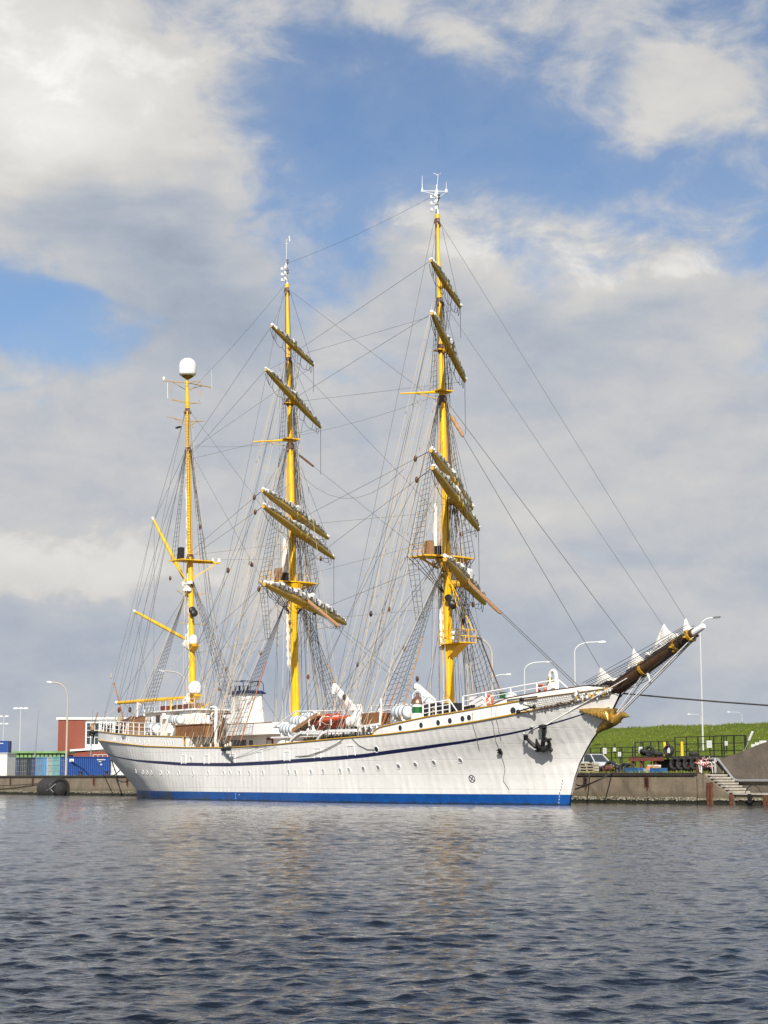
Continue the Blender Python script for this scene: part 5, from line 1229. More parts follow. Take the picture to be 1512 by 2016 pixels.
# boat booms and lines on the side
b = MB(); b.tube([hpt(10.9, 6.72, .1), hpt(13.3, 6.88, .3)], .05, 6); b.ell(hpt(12.1, 6.75, .2), (.22, .12, .12)); b.tube([hpt(12.3, 6.4, .3), hpt(13.1, 6.2, .55)], .04, 5); b.tube([hpt(11.7, 5.95, .15), hpt(13.3, 6.25, .55)], .05, 6); b.ell(hpt(11.8, 5.97, .15), (.2, .1, .14)); b.ell(hpt(13.2, 6.23, .5), (.16, .1, .14)); b.build('side_boom', 'black_iron', ship)
b = MB(); b.tube([(-23.4, -6.12, 3.96), (-22.2, -6.5, 4.0), (-20.9, -6.75, 3.95)], .09, 6)
for i in range(6): b.ell((-23.3 + i * .45, -6.2 - .1 * i, 4.0 + .1 * (i % 2)), (.2, .13, .15), n=7, k=5)
b.build('boat_boom', 'black_iron', ship)
rope('boom_guy', (-23.3, -6.15, 3.9), (-21.7, -6.03, 2.86), .022, 'tar_rope'); rope('boom_guy', (-20.9, -6.7, 3.9), (-21.7, -6.03, 2.86), .022, 'grey_rope')
for i in range(3): rope('boom_guy', (-21.2, -6.6, 3.95), (-17.6 + i * 1.4, -6.05, 4.1), .012, 'tar_rope')
def side_rope(pts, name='hanging_line', r=.02, m='grey_rope'):
    b = MB(); P = []
    for (xa, za), (xb_, zb) in zip(pts[:-1], pts[1:]):
        for k in range(7): t = k / 7; P.append(hpt(xa + (xb_ - xa) * t, za + (zb - za) * t, .05))
    P.append(hpt(*pts[-1], .05)); b.tube(P, r, 5); b.build(name, m, ship)
side_rope([(-11.9, 3.35), (-10.2, 3.38), (-8.2, 3.7), (-6.2, 4.2), (-5.3, 4.55)]); side_rope([(-11.4, 3.3), (-9.4, 3.4), (-7.4, 3.8), (-5.6, 4.3)], r=.016)
side_rope([(-4.4, 4.6), (-3.6, 4.05), (-2.7, 3.75), (-1.8, 3.72)]); side_rope([(9.6, 6.3), (9.55, 5.2), (9.2, 4.2), (9.0, 2.4), (8.6, 1.6), (8.9, 1.0)], r=.013); side_rope([(8.0, 6.0), (7.9, 4.6), (7.6, 3.6)], r=.016); side_rope([(10.0, 6.4), (9.9, 5.2), (9.6, 4.2)], r=.013)

# ------------------------------------------------------------------ things carried on deck (each a thing of its own)
def on_ship(name, base, label, cat, group=None, rz=0.0):
    p = SM @ Vector(base); return empty(name, p, SHIP_A + rz, label, cat, group)
def canister(base, L, r, label, rz=0.0, tilt=0):
    t = on_ship('life_raft_canister', base, label, 'life raft', 'white life raft canisters on deck', rz); RY = Matrix.Rotation(R(90), 3, 'Y')
    b = MB(); b.lathe([(r * .35, -L / 2), (r * .8, -L / 2 + .08), (r, -L / 2 + .25), (r, -.02), (r * 1.05, -.02), (r * 1.05, .02), (r, .02), (r, L / 2 - .25), (r * .8, L / 2 - .08), (r * .35, L / 2)], (0, 0, r + .12), 20, 0, RY); b.build('shell', 'raft_white', t)
    for dx in (-.5, -.17, .17, .5):
        b = MB(); b.lathe([(r * 1.02, -.07), (r * 1.02, .07)], (dx * L * .75, 0, r + .12), 20, 0, RY); b.build('strap', 'raft_band', t)
    for dx in (-.3, .3):
        b = MB(); b.bar((dx * L, -r * .8, .06), (dx * L, r * .8, .06), .1, .12); b.bar((dx * L, -r * .8, .06), (dx * L, -r * .75, r * .7), .07, .07); b.bar((dx * L, r * .8, .06), (dx * L, r * .75, r * .7), .07, .07)
        b.build('cradle', 'white_gloss', t, smooth=False)
    return t
canister((-38.6, -5.0, 5.35), 1.45, .5, 'white life raft canister at the poop rail beside the brown wooden bulwark')
canister((-37.6, -3.3, 6.25), 1.9, .42, 'white life raft canister in front of the white chart house, behind the rail one')
canister((-15.0, -4.85, 4.88), 1.9, .42, 'lowest white life raft canister amidships, nearest the main mast foot and the sheer rail')
canister((-15.0, -4.0, 5.5), 1.9, .42, 'middle white life raft canister of the stepped row amidships')
canister((-14.6, -3.2, 5.9), 1.9, .42, 'uppermost white life raft canister amidships, half hidden by the walkway rail')
canister((.1, -4.35, 5.66), 1.9, .48, 'large white life raft canister on the forecastle beside the green banded light tower')
canister((1.0, -3.1, 6.3), 1.7, .42, 'white life raft canister behind the larger one on the forecastle')
def lifebuoy(base, label, rz):
    t = on_ship('lifebuoy', base, label, 'lifebuoy', 'orange lifebuoys on the forecastle rail', rz)
    b = MB(); k = 20; b.tube([(.30 * math.cos(6.283 * i / k), 0, .38 + .30 * math.sin(6.283 * i / k)) for i in range(k + 1)], .09, 8); b.build('ring', 'orange_buoy', t)
    b = MB()
    for a in (.78, 2.36, 3.93, 5.5): b.tube([(.30 * math.cos(a - .14), 0, .38 + .30 * math.sin(a - .14)), (.30 * math.cos(a + .14), 0, .38 + .30 * math.sin(a + .14))], .10, 8)
    b.build('reflective_band', 'sign_white', t)
lifebuoy((9.2, -3.42, 6.42), 'orange lifebuoy hung on the forecastle rail near the white deck box', 0.0)
lifebuoy((12.9, -2.0, 6.95), 'orange lifebuoy at the front end of the forecastle rail beside the white hawser reel', .35)
# orange rescue boat on the boat deck
t = on_ship('rescue_boat', (-8.7, -4.35, 5.2), 'orange rescue boat stowed on white cradles amidships', 'boat')
rings = []; N = 14
for i in range(N + 1):
    x = -2.75 + 5.5 * i / N; u = (x + 2.75) / 5.5; w = .95 * math.sin(min(1, (.25 + u * .75) if u < .5 else 1) * 1.57) * (1 if u < .55 else math.cos((u - .55) / .45 * 1.45) ** .6); zz = .22 * u ** 2 * 1.5
    rings.append([Vector((x, w * math.cos(a), .62 + zz + (.62 if math.sin(a) < 0 else .18) * math.sin(a) * (1 if u < .7 else 1 - .5 * (u - .7)))) for a in np.linspace(0, 6.283, 15)[:-1]])
MB().loft(rings).build('hull', 'orange_boat', t)
b = MB()
for s in (-1, 1):
    b.tube([r_[0 if s > 0 else 7] + Vector((0, s * .05, 0)) for r_ in rings], [.16] * N + [.1], 8)
b.build('tube_collar', 'orange_boat', t)
for x in (-2.2, -.6, 1.0):
    b = MB(); b.tube([(x, -1.08, .35), (x, -1.1, .75), (x, -.9, 1.0), (x, 0, 1.05), (x, .9, 1.0), (x, 1.1, .75), (x, 1.08, .35)], .045, 5); b.build('lashing', 'sign_white', t)
b = MB(); b.box((-.6, 0, 1.05), (1.3, .7, .4)); b.build('console', 'orange_boat', t, smooth=False)
b = MB(); b.tube(sagline((-2.6, -1.0, .75), (-.6, -1.1, .8), .5) + sagline((-.6, -1.1, .8), (1.8, -.9, 1.0), .5), .018, 4); b.build('grab_line', 'manila_rope', t)
# gangway leaning on the boat deck
t = on_ship('gangway', (-13.5, -5.05, 5.2), 'brown wooden gangway plank sloping up beside the orange boat', 'gangway')
b = MB(); b.bar((0, 0, 0), (3.6, .1, 1.15), .7, .12); b.bar((0, -.35, .06), (3.6, -.25, 1.21), .08, .3); b.bar((0, .35, .06), (3.6, .45, 1.21), .08, .3); b.build('plank', 'brown_leather', t, smooth=False)
b = MB()
for k in range(9): p = lerp((.2, 0, .12), (3.4, .1, 1.17), k / 8); b.box(p, (.06, .66, .05))
b.build('tread', 'teak', t, smooth=False)
b = MB()
for k in range(4): b.lathe([(.1, 0), (.12, .1), (.1, .3)], (1.0 + k * .8, -.25, -.02 + k * .05), 8)
b.build('roller', 'black_iron', t)
# ------------------------------------------------------------------ quay surroundings: landing steps, walls, clutter
def on_quay(name, u, v, z, label, cat, group=None, rz=0.0): return empty(name, qw(u, v, z), QA + rz, label, cat, group)
t = on_quay('landing_steps', 0, 0, 0, 'worn pale stone steps leading down the quay to a landing stage', 'steps')
for k in range(7):
    b = MB(); b.box((1.12 + .33 * k, .92, 1.93 - .185 * k), (.44, 1.6, .11)); b.build('step', 'steps_stone', t, smooth=False)
    b = MB(); b.box((1.18 + .33 * k, .95, 1.0 - .185 * k), (.3, 1.5, 1.74)); b.build('riser', 'wall_concrete', t, smooth=False)
b = MB(); b.prism([(.22, -.02, -.8), (.22, -.02, 2.02), (.85, -.02, 2.02), (1.2, -.02, 1.7), (3.3, -.02, .55), (3.3, -.02, -.8)], (0, 0, 0), (0, .12, 0)); b.build('flank_wall', 'quay_concrete', t, smooth=False)
b = MB(); b.box((9.6, .95, .70), (12.8, 1.62, .12)); b.box((.55, .9, 1.9), (.5, 1.6, .24)); b.build('landing_slab', 'steps_stone', t, smooth=False)
b = MB(); b.box((9.7, .55, -.1), (12.6, .6, 1.46)); b.build('landing_wall', 'quay_concrete', t, smooth=False)
for ua, ub, va in ((.3, 3.25, -.02), (3.4, 12, .24)):
    b = MB(); n_ = int((ub - ua) * 9); b.tube([(ua + (ub - ua) * k / n_, va, .31 + rng.uniform(-.03, .03)) for k in range(n_ + 1)], [rng.uniform(.05, .10) for k in range(n_ + 1)], 7, 0, True, lambda i, j: 1 + .3 * math.sin(i * 2.3 + j * 1.7)); b.build('barnacle_band', 'barnacle', t)
for u, zt in ((1.3, 1.42), (1.6, 1.45), (3.35, .7), (6.25, .62), (6.6, .6)):
    b = MB(); b.box((u, -.12, zt / 2 - .3), (.17, .17, zt + .6)); b.build('rusty_pile', 'rust', t, smooth=False)
b = MB(); b.tube([(4.2, .3, .76), (4.5, .3, 1.15), (4.9, .3, 1.3), (5.3, .3, 1.15), (5.6, .3, .76)], .03, 5); b.build('mooring_ring', 'black_iron', t)
b = MB(); b.box((4.75, .2, .4), (.3, .2, .6)); b.tube([(4.4, .15, .3), (4.8, .1, .1), (5.1, .15, .35)], .04, 5); b.build('ladder', 'black_iron', t, smooth=False)
t = on_quay('retaining_wall', 0, 0, 0, 'brown concrete retaining wall rising to the right behind the landing steps', 'wall')
b = MB(); b.prism([(-.45, 1.95, .2), (-.45, 1.95, 2.95), (.9, 1.95, 3.1), (1.6, 1.95, 3.25), (2.8, 1.95, 3.6), (4.3, 1.95, 4.0), (7, 1.95, 4.6), (16, 1.95, 4.8), (16, 1.95, .2)], (0, 0, 0), (0, .5, 0)); b.build('wall', 'wall_concrete', t, smooth=False)
b = MB()
for u, z in ((3.4, 3.86), (3.75, 3.97), (4.15, 4.08)): b.box((u, 2.2, z), (.34, .3, .2))
b.build('coping_stone', 'sign_white', t, smooth=False)
t = on_quay('handrail', 0, 0, 0, 'thick grey steel handrail bent along the landing steps wall', 'handrail')
b = MB(); b.tube([(-.5, 1.78, 3.0), (.25, 1.78, 3.02), (.5, 1.78, 2.95), (1.75, 1.78, 1.72), (2.0, 1.78, 1.6), (2.3, 1.78, 1.56), (15, 1.78, 1.55)], .085, 8); b.build('rail', 'grey_steel', t)
for u, z in ((.2, 3.0), (1.2, 2.25), (3.5, 1.55), (6, 1.55), (9, 1.55)):
    b = MB(); b.box((u, 1.87, z - .03), (.06, .18, .06)); b.build('bracket', 'black_iron', t, smooth=False)
t = on_quay('barrier', -.4, 1.4, GZ, 'posts wrapped in red and white tape blocking the top of the steps', 'barrier')
for u, v in ((-.75, 0), (-.7, .5), (.75, .2)):
    b = MB(); b.box((u, v, .5), (.1, .1, 1.0)); b.build('post', 'dark_wood' if u < 0 else 'lamp_post', t, smooth=False)
b = MB(); b.box((0, .1, .72), (1.5, .06, .1)); b.box((-.35, .0, .45), (.1, .06, .9)); b.build('board', 'tape_white', t, smooth=False)
q = random.Random(17)
for i in range(11):        # fluttering striped tape
    p = Vector((q.uniform(-.95, .1), q.uniform(-.15, .2), q.uniform(.55, 1.1))); e = p + Vector((q.uniform(.4, 1.1), q.uniform(-.1, .2), q.uniform(-.35, .2)))
    b = MB(); pts = sagline(p, e, q.uniform(0, .25), 10)
    for a_, c_ in zip(pts[:-1], pts[1:]): b.loft([[x_ + Vector((0, 0, .03)), x_ + Vector((0, .012, .03)), x_ + Vector((0, .012, -.03)), x_ - Vector((0, 0, .03))] for x_ in (a_, c_)], len(b.f) // 6 % 2)
    b.build('tape', ['tape_red', 'tape_white'], t, smooth=False)
for u0, u1 in ((-.5, -.45), (.7, .75)):
    b = MB(); pts = sagline((u0, -.1, .7), (u1 + .05, -.1, 0), .0, 5); b.loft([[x_ + Vector((-.03, 0, 0)), x_ + Vector((.03, 0, 0)), x_ + Vector((.03, .015, 0)), x_ + Vector((-.03, .015, 0))] for x_ in pts]); b.build('tape', 'tape_white', t, smooth=False)
t = on_quay('marker_pole', .5, 4.0, 3.0, 'white two part marker pole leaning behind the retaining wall', 'pole')
b = MB(); b.tube([(-.1, 0, -.95), (0, 0, .1), (.9, 0, 1.5), (1.15, 0, 1.9)], .025, 5); b.build('staff', 'galvanised', t)
for p0, p1 in (((.05, 0, .18), (.3, 0, .58)), ((.75, 0, 1.28), (1.1, 0, 1.85))):
    b = MB(); b.tube([p0, p1], .085, 7); b.build('painted_band', 'sign_white', t)

# pontoon platform store with tyres, railings and signs
t = on_quay('work_platform', -14.2, 12.2, GZ, 'rust red steel platform with dark top standing on the grassy quay', 'platform')
b = MB(); b.box((0, .6, 1.33), (8.6, 2.4, .1)); b.build('deck', 'dark_cap', t, smooth=False)
b = MB(); b.box((-2.4, -.62, 1.15), (3.8, .12, .26)); b.build('beam', 'rust_red', t, smooth=False)
for u in (-4.0, -3.1, -1.4, .4, 2.2, 4.0):
    b = MB(); b.box((u, -.5, .6), (.16, .16, 1.2)); b.build('leg', 'rust_red', t, smooth=False)
b = MB(); b.box((.5, .9, .6), (7, .3, 1.1)); b.build('back_panel', 'car_black', t, smooth=False)
def tyre(u, v, z, r, label, cat='tyre', tilt=(0, 0), group='old black tyres heaped on the quay'):
    o = MB(); w = r * .38; pr = []
    for k in range(15): a = 6.283 * k / 14; pr.append((r * .78 + math.cos(a) * r * .26, math.sin(a) * w))
    vs = []; n = 22
    for (rr, zz) in pr:
        for j in range(n): th = 6.283 * j / n; vs.append((rr * math.cos(th), rr * math.sin(th), zz))
    o.add(vs, [(i * n + j, i * n + (j + 1) % n, (i + 1) * n + (j + 1) % n, (i + 1) * n + j) for i in range(14) for j in range(n)])
    ob = o.build('tyre', 'tyre_rubber'); ob.matrix_world = QM @ Matrix.Translation((u, v, z)) @ Matrix.Rotation(R(tilt[1]), 4, 'Z') @ Matrix.Rotation(R(90 + tilt[0]), 4, 'X'); tag(ob, label, cat, group); return ob
for i, nm in enumerate(('first', 'second', 'third', 'fourth', 'fifth')): tyre(-13.1 + i * .72, 11.3, 2.82, .52, f'{nm} tyre from the left in the row hung on the platform front', tilt=(-8, 12))
tyre(-17.0, 11.9, 3.75, .45, 'black tyre lying on the left end of the platform top', tilt=(70, 5)); tyre(-16.5, 11.9, 3.85, .42, 'upright tyre beside the lying one on the left platform end', tilt=(0, 20))
tyre(-14.7, 12.2, 3.86, .46, 'upright tyre on the platform between the two yellow posts', tilt=(0, 5)); tyre(-15.5, 11.8, 3.6, .4, 'flat tyre on the platform next to the left yellow post', tilt=(80, 0))
tyre(-12.2, 12.4, 3.55, .4, 'flat tyre near the right end of the platform top', tilt=(85, 0))
for u, v, r, lb in ((-19.9, 9.2, .42, 'leaning tyre on the grass just right of the grey car'), (-19.4, 10.4, .55, 'large tyre on the grass left of the rust red platform'), (-18.2, 9.8, .42, 'small tyre on the ground before the platform left leg'), (-12.1, 5.0, .42, 'low tyre on the quay left of the blue crates'), (-11.2, 4.6, .4, 'rusty looking low tyre touching the left blue crate')):
    tyre(u, v, GZ + r * .95, r, lb, tilt=(-12, 15))
def railing(u0, u1, v, zb, zt, n, label, mids=1):
    t = on_quay('railing', u0, v, 0, label, 'railing', 'black metal railings in front of the dike')
    for i in range(n + 1):
        u = (u1 - u0) * i / n; b = MB(); b.box((u, 0, (zb + zt) / 2 - .3), (.07, .07, zt - zb + .6)); b.build('post', 'fence_black', t, smooth=False)
    for z in [zt] + [zb + (zt - zb) * (k + 1) / (mids + 1) for k in range(mids)]:
        b = MB(); b.bar((0, 0, z), (u1 - u0, 0, z), .06, .06); b.build('rail', 'fence_black', t, smooth=False)
railing(-29.5, -20.6, 15.2, 3.0, 4.26, 7, 'long low black railing behind the grey car', 2)
railing(-20.75, -16.2, 14.4, 3.3, 4.65, 5, 'middle height black railing behind the left yellow post', 1)
railing(-17.2, -9.6, 15.4, 3.3, 4.98, 6, 'tallest black railing carrying two white signs at the right', 2)
railing(-12.2, -9.0, 14.6, 3.3, 4.98, 3, 'short tall black railing overlapping the right end of the tallest one', 0)
def sign(u, v, z, w, h, label):
    t = on_quay('notice_sign', u, v, z, label, 'sign', 'small white notice signs on the railings')
    b = MB(); b.box((0, 0, 0), (w, .02, h)); b.build('plate', 'sign_white', t, smooth=False); b = MB(); b.box((0, .06, -.1), (.05, .06, h + .9)); b.build('post', 'fence_black', t, smooth=False)
    b = MB()
    for k in range(3): b.box((0, -.012, h * (.25 - .22 * k)), (w * .66, .006, h * .06))
    b.build('lettering', 'sign_grey', t, smooth=False)
sign(-25.0, 15.0, 4.0, .42, .5, 'leftmost white notice on the low railing above the grey car'); sign(-23.8, 15.0, 4.1, .3, .3, 'small white notice right of the leftmost one on the low railing'); sign(-22.9, 14.7, 3.7, .36, .36, 'white notice hung lowest, under the small one on the low railing')
sign(-19.9, 14.2, 4.0, .42, .5, 'white notice at the left end of the middle railing'); sign(-16.4, 13.8, 3.95, .46, .46, 'white notice between the two yellow posts'); sign(-12.4, 14.3, 4.35, .52, .56, 'largest white notice on the tall railing'); sign(-11.2, 14.9, 4.4, .32, .34, 'small white notice right of the largest one on the tall railing')
for u, h, lb in ((-15.75, 1.15, 'left yellow bollard post leaning slightly on the platform'), (-13.95, 1.15, 'right upright yellow bollard post on the platform')):
    t = on_quay('bollard_post', u, 12.9, 3.4, lb, 'bollard', 'yellow bollard posts on the platform')
    b = MB(); b.tube([(0, 0, 0), (-.12 if u < -15 else 0, 0, h)], [.13, .11], 10); b.build('post', 'bollard_yellow', t); b = MB(); b.lathe([(.2, -.02), (.2, .05)], (0, 0, 0), 10); b.build('foot', 'bollard_yellow', t)
def crate(u, v, w, d, h, m, label):
    t = on_quay('crate', u, v, GZ, label, 'crate', 'small crates on the quay edge')
    b = MB()
    for s in (-1, 1): b.box((0, s * d / 2, h / 2), (w, .05, h)); b.box((s * w / 2, 0, h / 2), (.05, d - .05, h))
    b.box((0, 0, .03), (w - .06, d - .06, .05)); b.build('body', m, t, smooth=False)
    b = MB(); b.box((0, -d / 2 - .02, h - .04), (w + .05, .04, .06)); b.box((0, d / 2 + .02, h - .04), (w + .05, .04, .06)); b.build('rim', m, t, smooth=False)
crate(-9.5, 3.6, 1.3, .8, .42, 'plastic_blue', 'left larger blue crate standing on the quay edge'); crate(-7.1, 3.6, 1.0, .7, .4, 'plastic_blue', 'right smaller blue crate standing on the quay edge'); crate(-8.4, 3.9, .55, .5, .36, 'sign_grey', 'pale grey crate between the two blue crates'); crate(-7.9, 3.7, .5, .5, .3, 'pallet_beige', 'beige crate touching the right blue crate'); crate(-10.2, 6.2, .7, .6, .65, 'sign_white', 'white tall crate behind the left blue crate')
t = on_quay('net_heap', -9.1, 5.0, GZ, 'orange and brown heap of old nets behind the crates', 'net')
b = MB()
for i in range(9): b.ell((q.uniform(-.5, .5), q.uniform(-.2, .2), .15 + q.random() * .3), (.25, .2, .2), n=7, k=5, mi=i % 2)
b.build('netting', ['orange_buoy', 'brown_leather'], t)
t = on_quay('pallet_stack', -16.2, 5.2, GZ, 'stack of beige slatted pallets on the quay beside the ship bow', 'pallets')
for k in range(4):
    b = MB()
    for j in range(5): b.box((0, -.2 + j * .1, .17 + k * .21), (1.7, .08, .03))
    for s in (-.78, 0, .78): b.box((s, 0, .08 + k * .21), (.12, .5, .13))
    b.box((0, -.26, .17 + k * .21), (1.7, .03, .09)); b.build('pallet', 'pallet_beige', t, smooth=False)
# scrub and junk heap left of the platform
t = on_quay('scrap_heap', -18.8, 8.2, GZ, 'low dark heap of scrap and rope beneath the railing', 'scrap')
b = MB()
for i in range(26): b.ell((q.uniform(-2.4, 2.2), q.uniform(-.6, .6), .1 + q.random() * .5), (q.uniform(.15, .45), .3, q.uniform(.12, .35)), n=7, k=5, mi=q.choice([0, 0, 1, 2]), rot=Matrix.Rotation(q.random() * 3, 3, 'Z'))
b.build('scrap', ['car_black', 'rust', 'grass_blade'], t)

# grey car
t = on_quay('parked_car', -23.3, 12.2, GZ, 'grey estate car with roof rails parked on the quay behind the bow', 'car')
def car_ring(x, w0, z0, w1, z1, w2, z2):
    h = [(w0, z0), (w0 * 1.02, (z0 + z1) / 2), (w1, z1), (w2, z2)]
    return [Vector((x, y, z)) for y, z in h] + [Vector((x, -y, z)) for y, z in reversed(h)]
b = MB(); b.loft([car_ring(-2.1, .80, .35, .84, .95, .76, 1.02), car_ring(-1.9, .88, .28, .9, .98, .8, 1.08), car_ring(-.6, .9, .26, .92, .98, .8, 1.04), car_ring(.7, .9, .26, .92, .97, .78, 1.02), car_ring(1.5, .9, .28, .9, .92, .74, .98), car_ring(1.95, .86, .32, .86, .84, .68, .9), car_ring(2.12, .74, .38, .76, .72, .6, .78)]); b.build('body', 'car_paint', t)
b = MB(); b.loft([[Vector((x, y, z)) for x, y, z in ((xa, .82, 1.0), (xb_, .66, zt), (xb_, -.66, zt), (xa, -.82, 1.0))] for xa, xb_, zt in ((-2.02, -1.8, 1.5), (-1.4, -1.35, 1.62), (.0, -.1, 1.63), (.95, .35, 1.57))]); b.build('cabin_glass', 'window_dark', t, smooth=False)
b = MB(); b.box((-.75, 0, 1.62), (2.1, 1.28, .06))
for s in (-1, 1):
    for xa, xb_ in ((1.0, .38), (-.35, -.4), (-1.5, -1.45)): b.bar((xa, s * .83, 1.0), (xb_, s * .67, 1.6), .07, .06)
b.build('roof', 'car_paint', t)
for s in (-1, 1):
    b = MB(); b.tube([(-1.6, s * .6, 1.64), (-1.5, s * .6, 1.71), (.1, s * .6, 1.71), (.2, s * .6, 1.64)], .025, 5); b.build('roof_rail', 'car_black', t)
    b = MB(); b.box((2.04, s * .60, .74), (.16, .34, .15)); b.build('headlight', 'lamp_head', t, smooth=False)
    b = MB(); b.box((.75, s * 1.02, 1.05), (.14, .2, .14)); b.build('mirror', 'car_black', t, smooth=False)
    for x in (-1.35, 1.3):
        RX = Matrix.Rotation(R(90), 3, 'X'); b = MB(); b.lathe([(.2, -.1), (.34, -.11), (.35, 0), (.34, .11), (.2, .1)], (x, s * .82, .35), 18, 0, RX); w = b.build('wheel', 'tyre_rubber', t)
        b = MB(); b.lathe([(.05, -.12), (.21, -.115), (.21, .115), (.05, .12)], (x, s * .83, .35), 14, 0, RX); b.build('rim', 'galvanised', w)
b = MB(); b.box((2.12, 0, .73), (.06, .8, .12)); b.box((2.1, 0, .44), (.1, 1.5, .22)); b.build('grille', 'car_black', t, smooth=False)
b = MB(); b.box((2.165, 0, .56), (.02, .52, .12)); b.build('number_plate', 'sign_white', t, smooth=False)
# dark hedge clump behind the car
t = on_quay('shrub', -29.0, 11.8, GZ, 'dark green shrub behind the parked car at the bow', 'shrub')
b = MB(); q = random.Random(9)
for i in range(420):
    a = q.random() * 6.28; rr = 1.1 * q.random() ** .5; z = .2 + 2.6 * q.random() ** 1.2; rr *= 1 - (z / 3.4) ** 2; c = Vector((rr * math.cos(a), rr * math.sin(a), z)); s_ = q.uniform(.1, .22)
    b.add([c + Vector((q.uniform(-s_, s_), q.uniform(-s_, s_), q.uniform(-s_, s_))) for _ in range(3)], [(0, 1, 2)])
b.build('foliage', 'grass_blade', t, smooth=False, fix=False); b = MB(); b.tube([(0, 0, 0), (0, 0, 1.6)], [.07, .03], 6); b.build('stem', 'dark_wood', t)

# ------------------------------------------------------------------ street lamps
def lamp(x, y, zb, zt, arm, label, post='lamp_post', head='lamp_head', r=.075, rise=.9, hl=.85):
    t = empty('street_lamp', (x, y, zb), 0, label, 'street lamp', 'street lamps behind the quay')
    H = zt - zb; a = Vector((arm[0], arm[1], 0)); L = a.length; a.normalize(); pts = [Vector((0, 0, 0)), Vector((0, 0, H * .5)), Vector((0, 0, H))]
    for k in range(1, 7): th = k / 6 * math.pi / 2 * .92; rr = min(L * .55, rise * 1.6); pts.append(Vector((0, 0, H)) + a * rr * (1 - math.cos(th)) + Vector((0, 0, rise * math.sin(th))))
    e = a * (L - hl * .8) + Vector((0, 0, H + rise * 1.04)); pts.append(e)
    b = MB(); b.tube(pts, [r * 1.3, r * 1.15, r] + [r * .75] * (len(pts) - 3), 8); b.build('post', post, t)
    b = MB(); f = a * L + Vector((0, 0, H + rise * 1.08)); b.loft([[e + Vector((a.y, -a.x, 0)) * w * s1 + Vector((0, 0, s2 * h)) for s1, s2 in ((-1, -1), (1, -1), (1, 1), (-1, 1))] for e, w, h in ((e, .06, .04), (lerp(e, f, .25), .15, .08), (lerp(e, f, .8), .15, .08), (f, .08, .04))]); b.build('lamp_head', head, t)
    return t
lamp(26.2, 150, 4.0, 14.0, (1.75, 0), 'tall thin street lamp with dark head beyond the bowsprit tip', head='lamp_grey', r=.06, rise=.9)
lamp(17.35, 165, 4.0, 13.1, (2.85, 0), 'street lamp with pale head standing right above the forestay foot', r=.07)
lamp(14.7, 190, 4.0, 12.9, (2.85, 0), 'street lamp with thin grey head left of the ship bell', r=.07, head='lamp_post')
lamp(13.6, 230, 4.0, 13.9, (2.5, 0), 'farthest street lamp behind the tan lamp post by the foremast', r=.07)
lamp(8.35, 140, 4.0, 11.1, (-2.6, 0), 'tan street lamp arching left just right of the foremast', post='lamp_pole_tan', r=.10, rise=1.4)
lamp(-39.1, 225, GZ, 11.4, (-2.65, 0), 'tan street lamp arching left in front of the brick building', post='lamp_pole_tan', r=.11, rise=2.1)
lamp(-23.3, 215, GZ, 12.5, (-3.3, 0), 'tan street lamp arching left seen through the mizzen shrouds', post='lamp_pole_tan', r=.10, rise=1.8)
lamp(69.6, 400, 8, 15.2, (-3.0, 0), 'distant street lamp arm showing just over the dike right of the bow', r=.06, rise=.7); lamp(82.5, 420, 8, 16.4, (-3.4, 0), 'distant street lamp arm over the dike near the right picture edge', r=.06, rise=.7)
def multi(x, y, H, heads, label, rows):
    t = empty('flood_lamp_mast', (x, y, GZ), 0, label, 'lamp mast'); b = MB(); b.tube([(0, 0, 0), (0, 0, H)], [.13, .07], 8); b.build('post', 'lamp_post', t)
    for zz in rows:
        b = MB(); b.bar((-heads * .55, 0, H + zz), (heads * .55, 0, H + zz), .06, .06); b.build('cross_arm', 'lamp_post', t, smooth=False)
        for s in (-1, 0, 1) if heads > 1.4 else (-1, 1):
            b = MB(); b.loft([[Vector((s * heads * .6 + dx, 0, H + zz + .12)) + Vector((0, s1 * w, s2 * h)) for s1, s2 in ((-1, -1), (1, -1), (1, 1), (-1, 1))] for dx, w, h in ((-.45, .1, .06), (-.2, .2, .14), (.2, .2, .14), (.45, .1, .06))]); b.build('lamp_head', 'lamp_head', t)
multi(-65.8, 330, 12.3, 1.5, 'lamp mast with three white heads on one arm above the green shed', (0,)); multi(-87.6, 420, 14.0, 1.1, 'far lamp mast with two tiers of white heads at left edge', (0, -1.7))
for x, y, H, lb, lean in ((-49.8, 260, 9.4, 'thin bare dark pole leaning right beside the green shed', .5), (-42.1, 262, 9.6, 'thin bare dark pole before the brick building windows', .2)):
    t = empty('thin_pole', (x, y, GZ), 0, lb, 'pole'); b = MB(); b.tube([(0, 0, 0), (lean * .6, 0, H * .6), (lean, 0, H)], [.10, .08, .03], 7); b.build('staff', 'grey_steel', t); b = MB(); b.lathe([(.2, 0), (.14, .3)], (0, 0, 0), 8); b.build('socket', 'grey_steel', t)

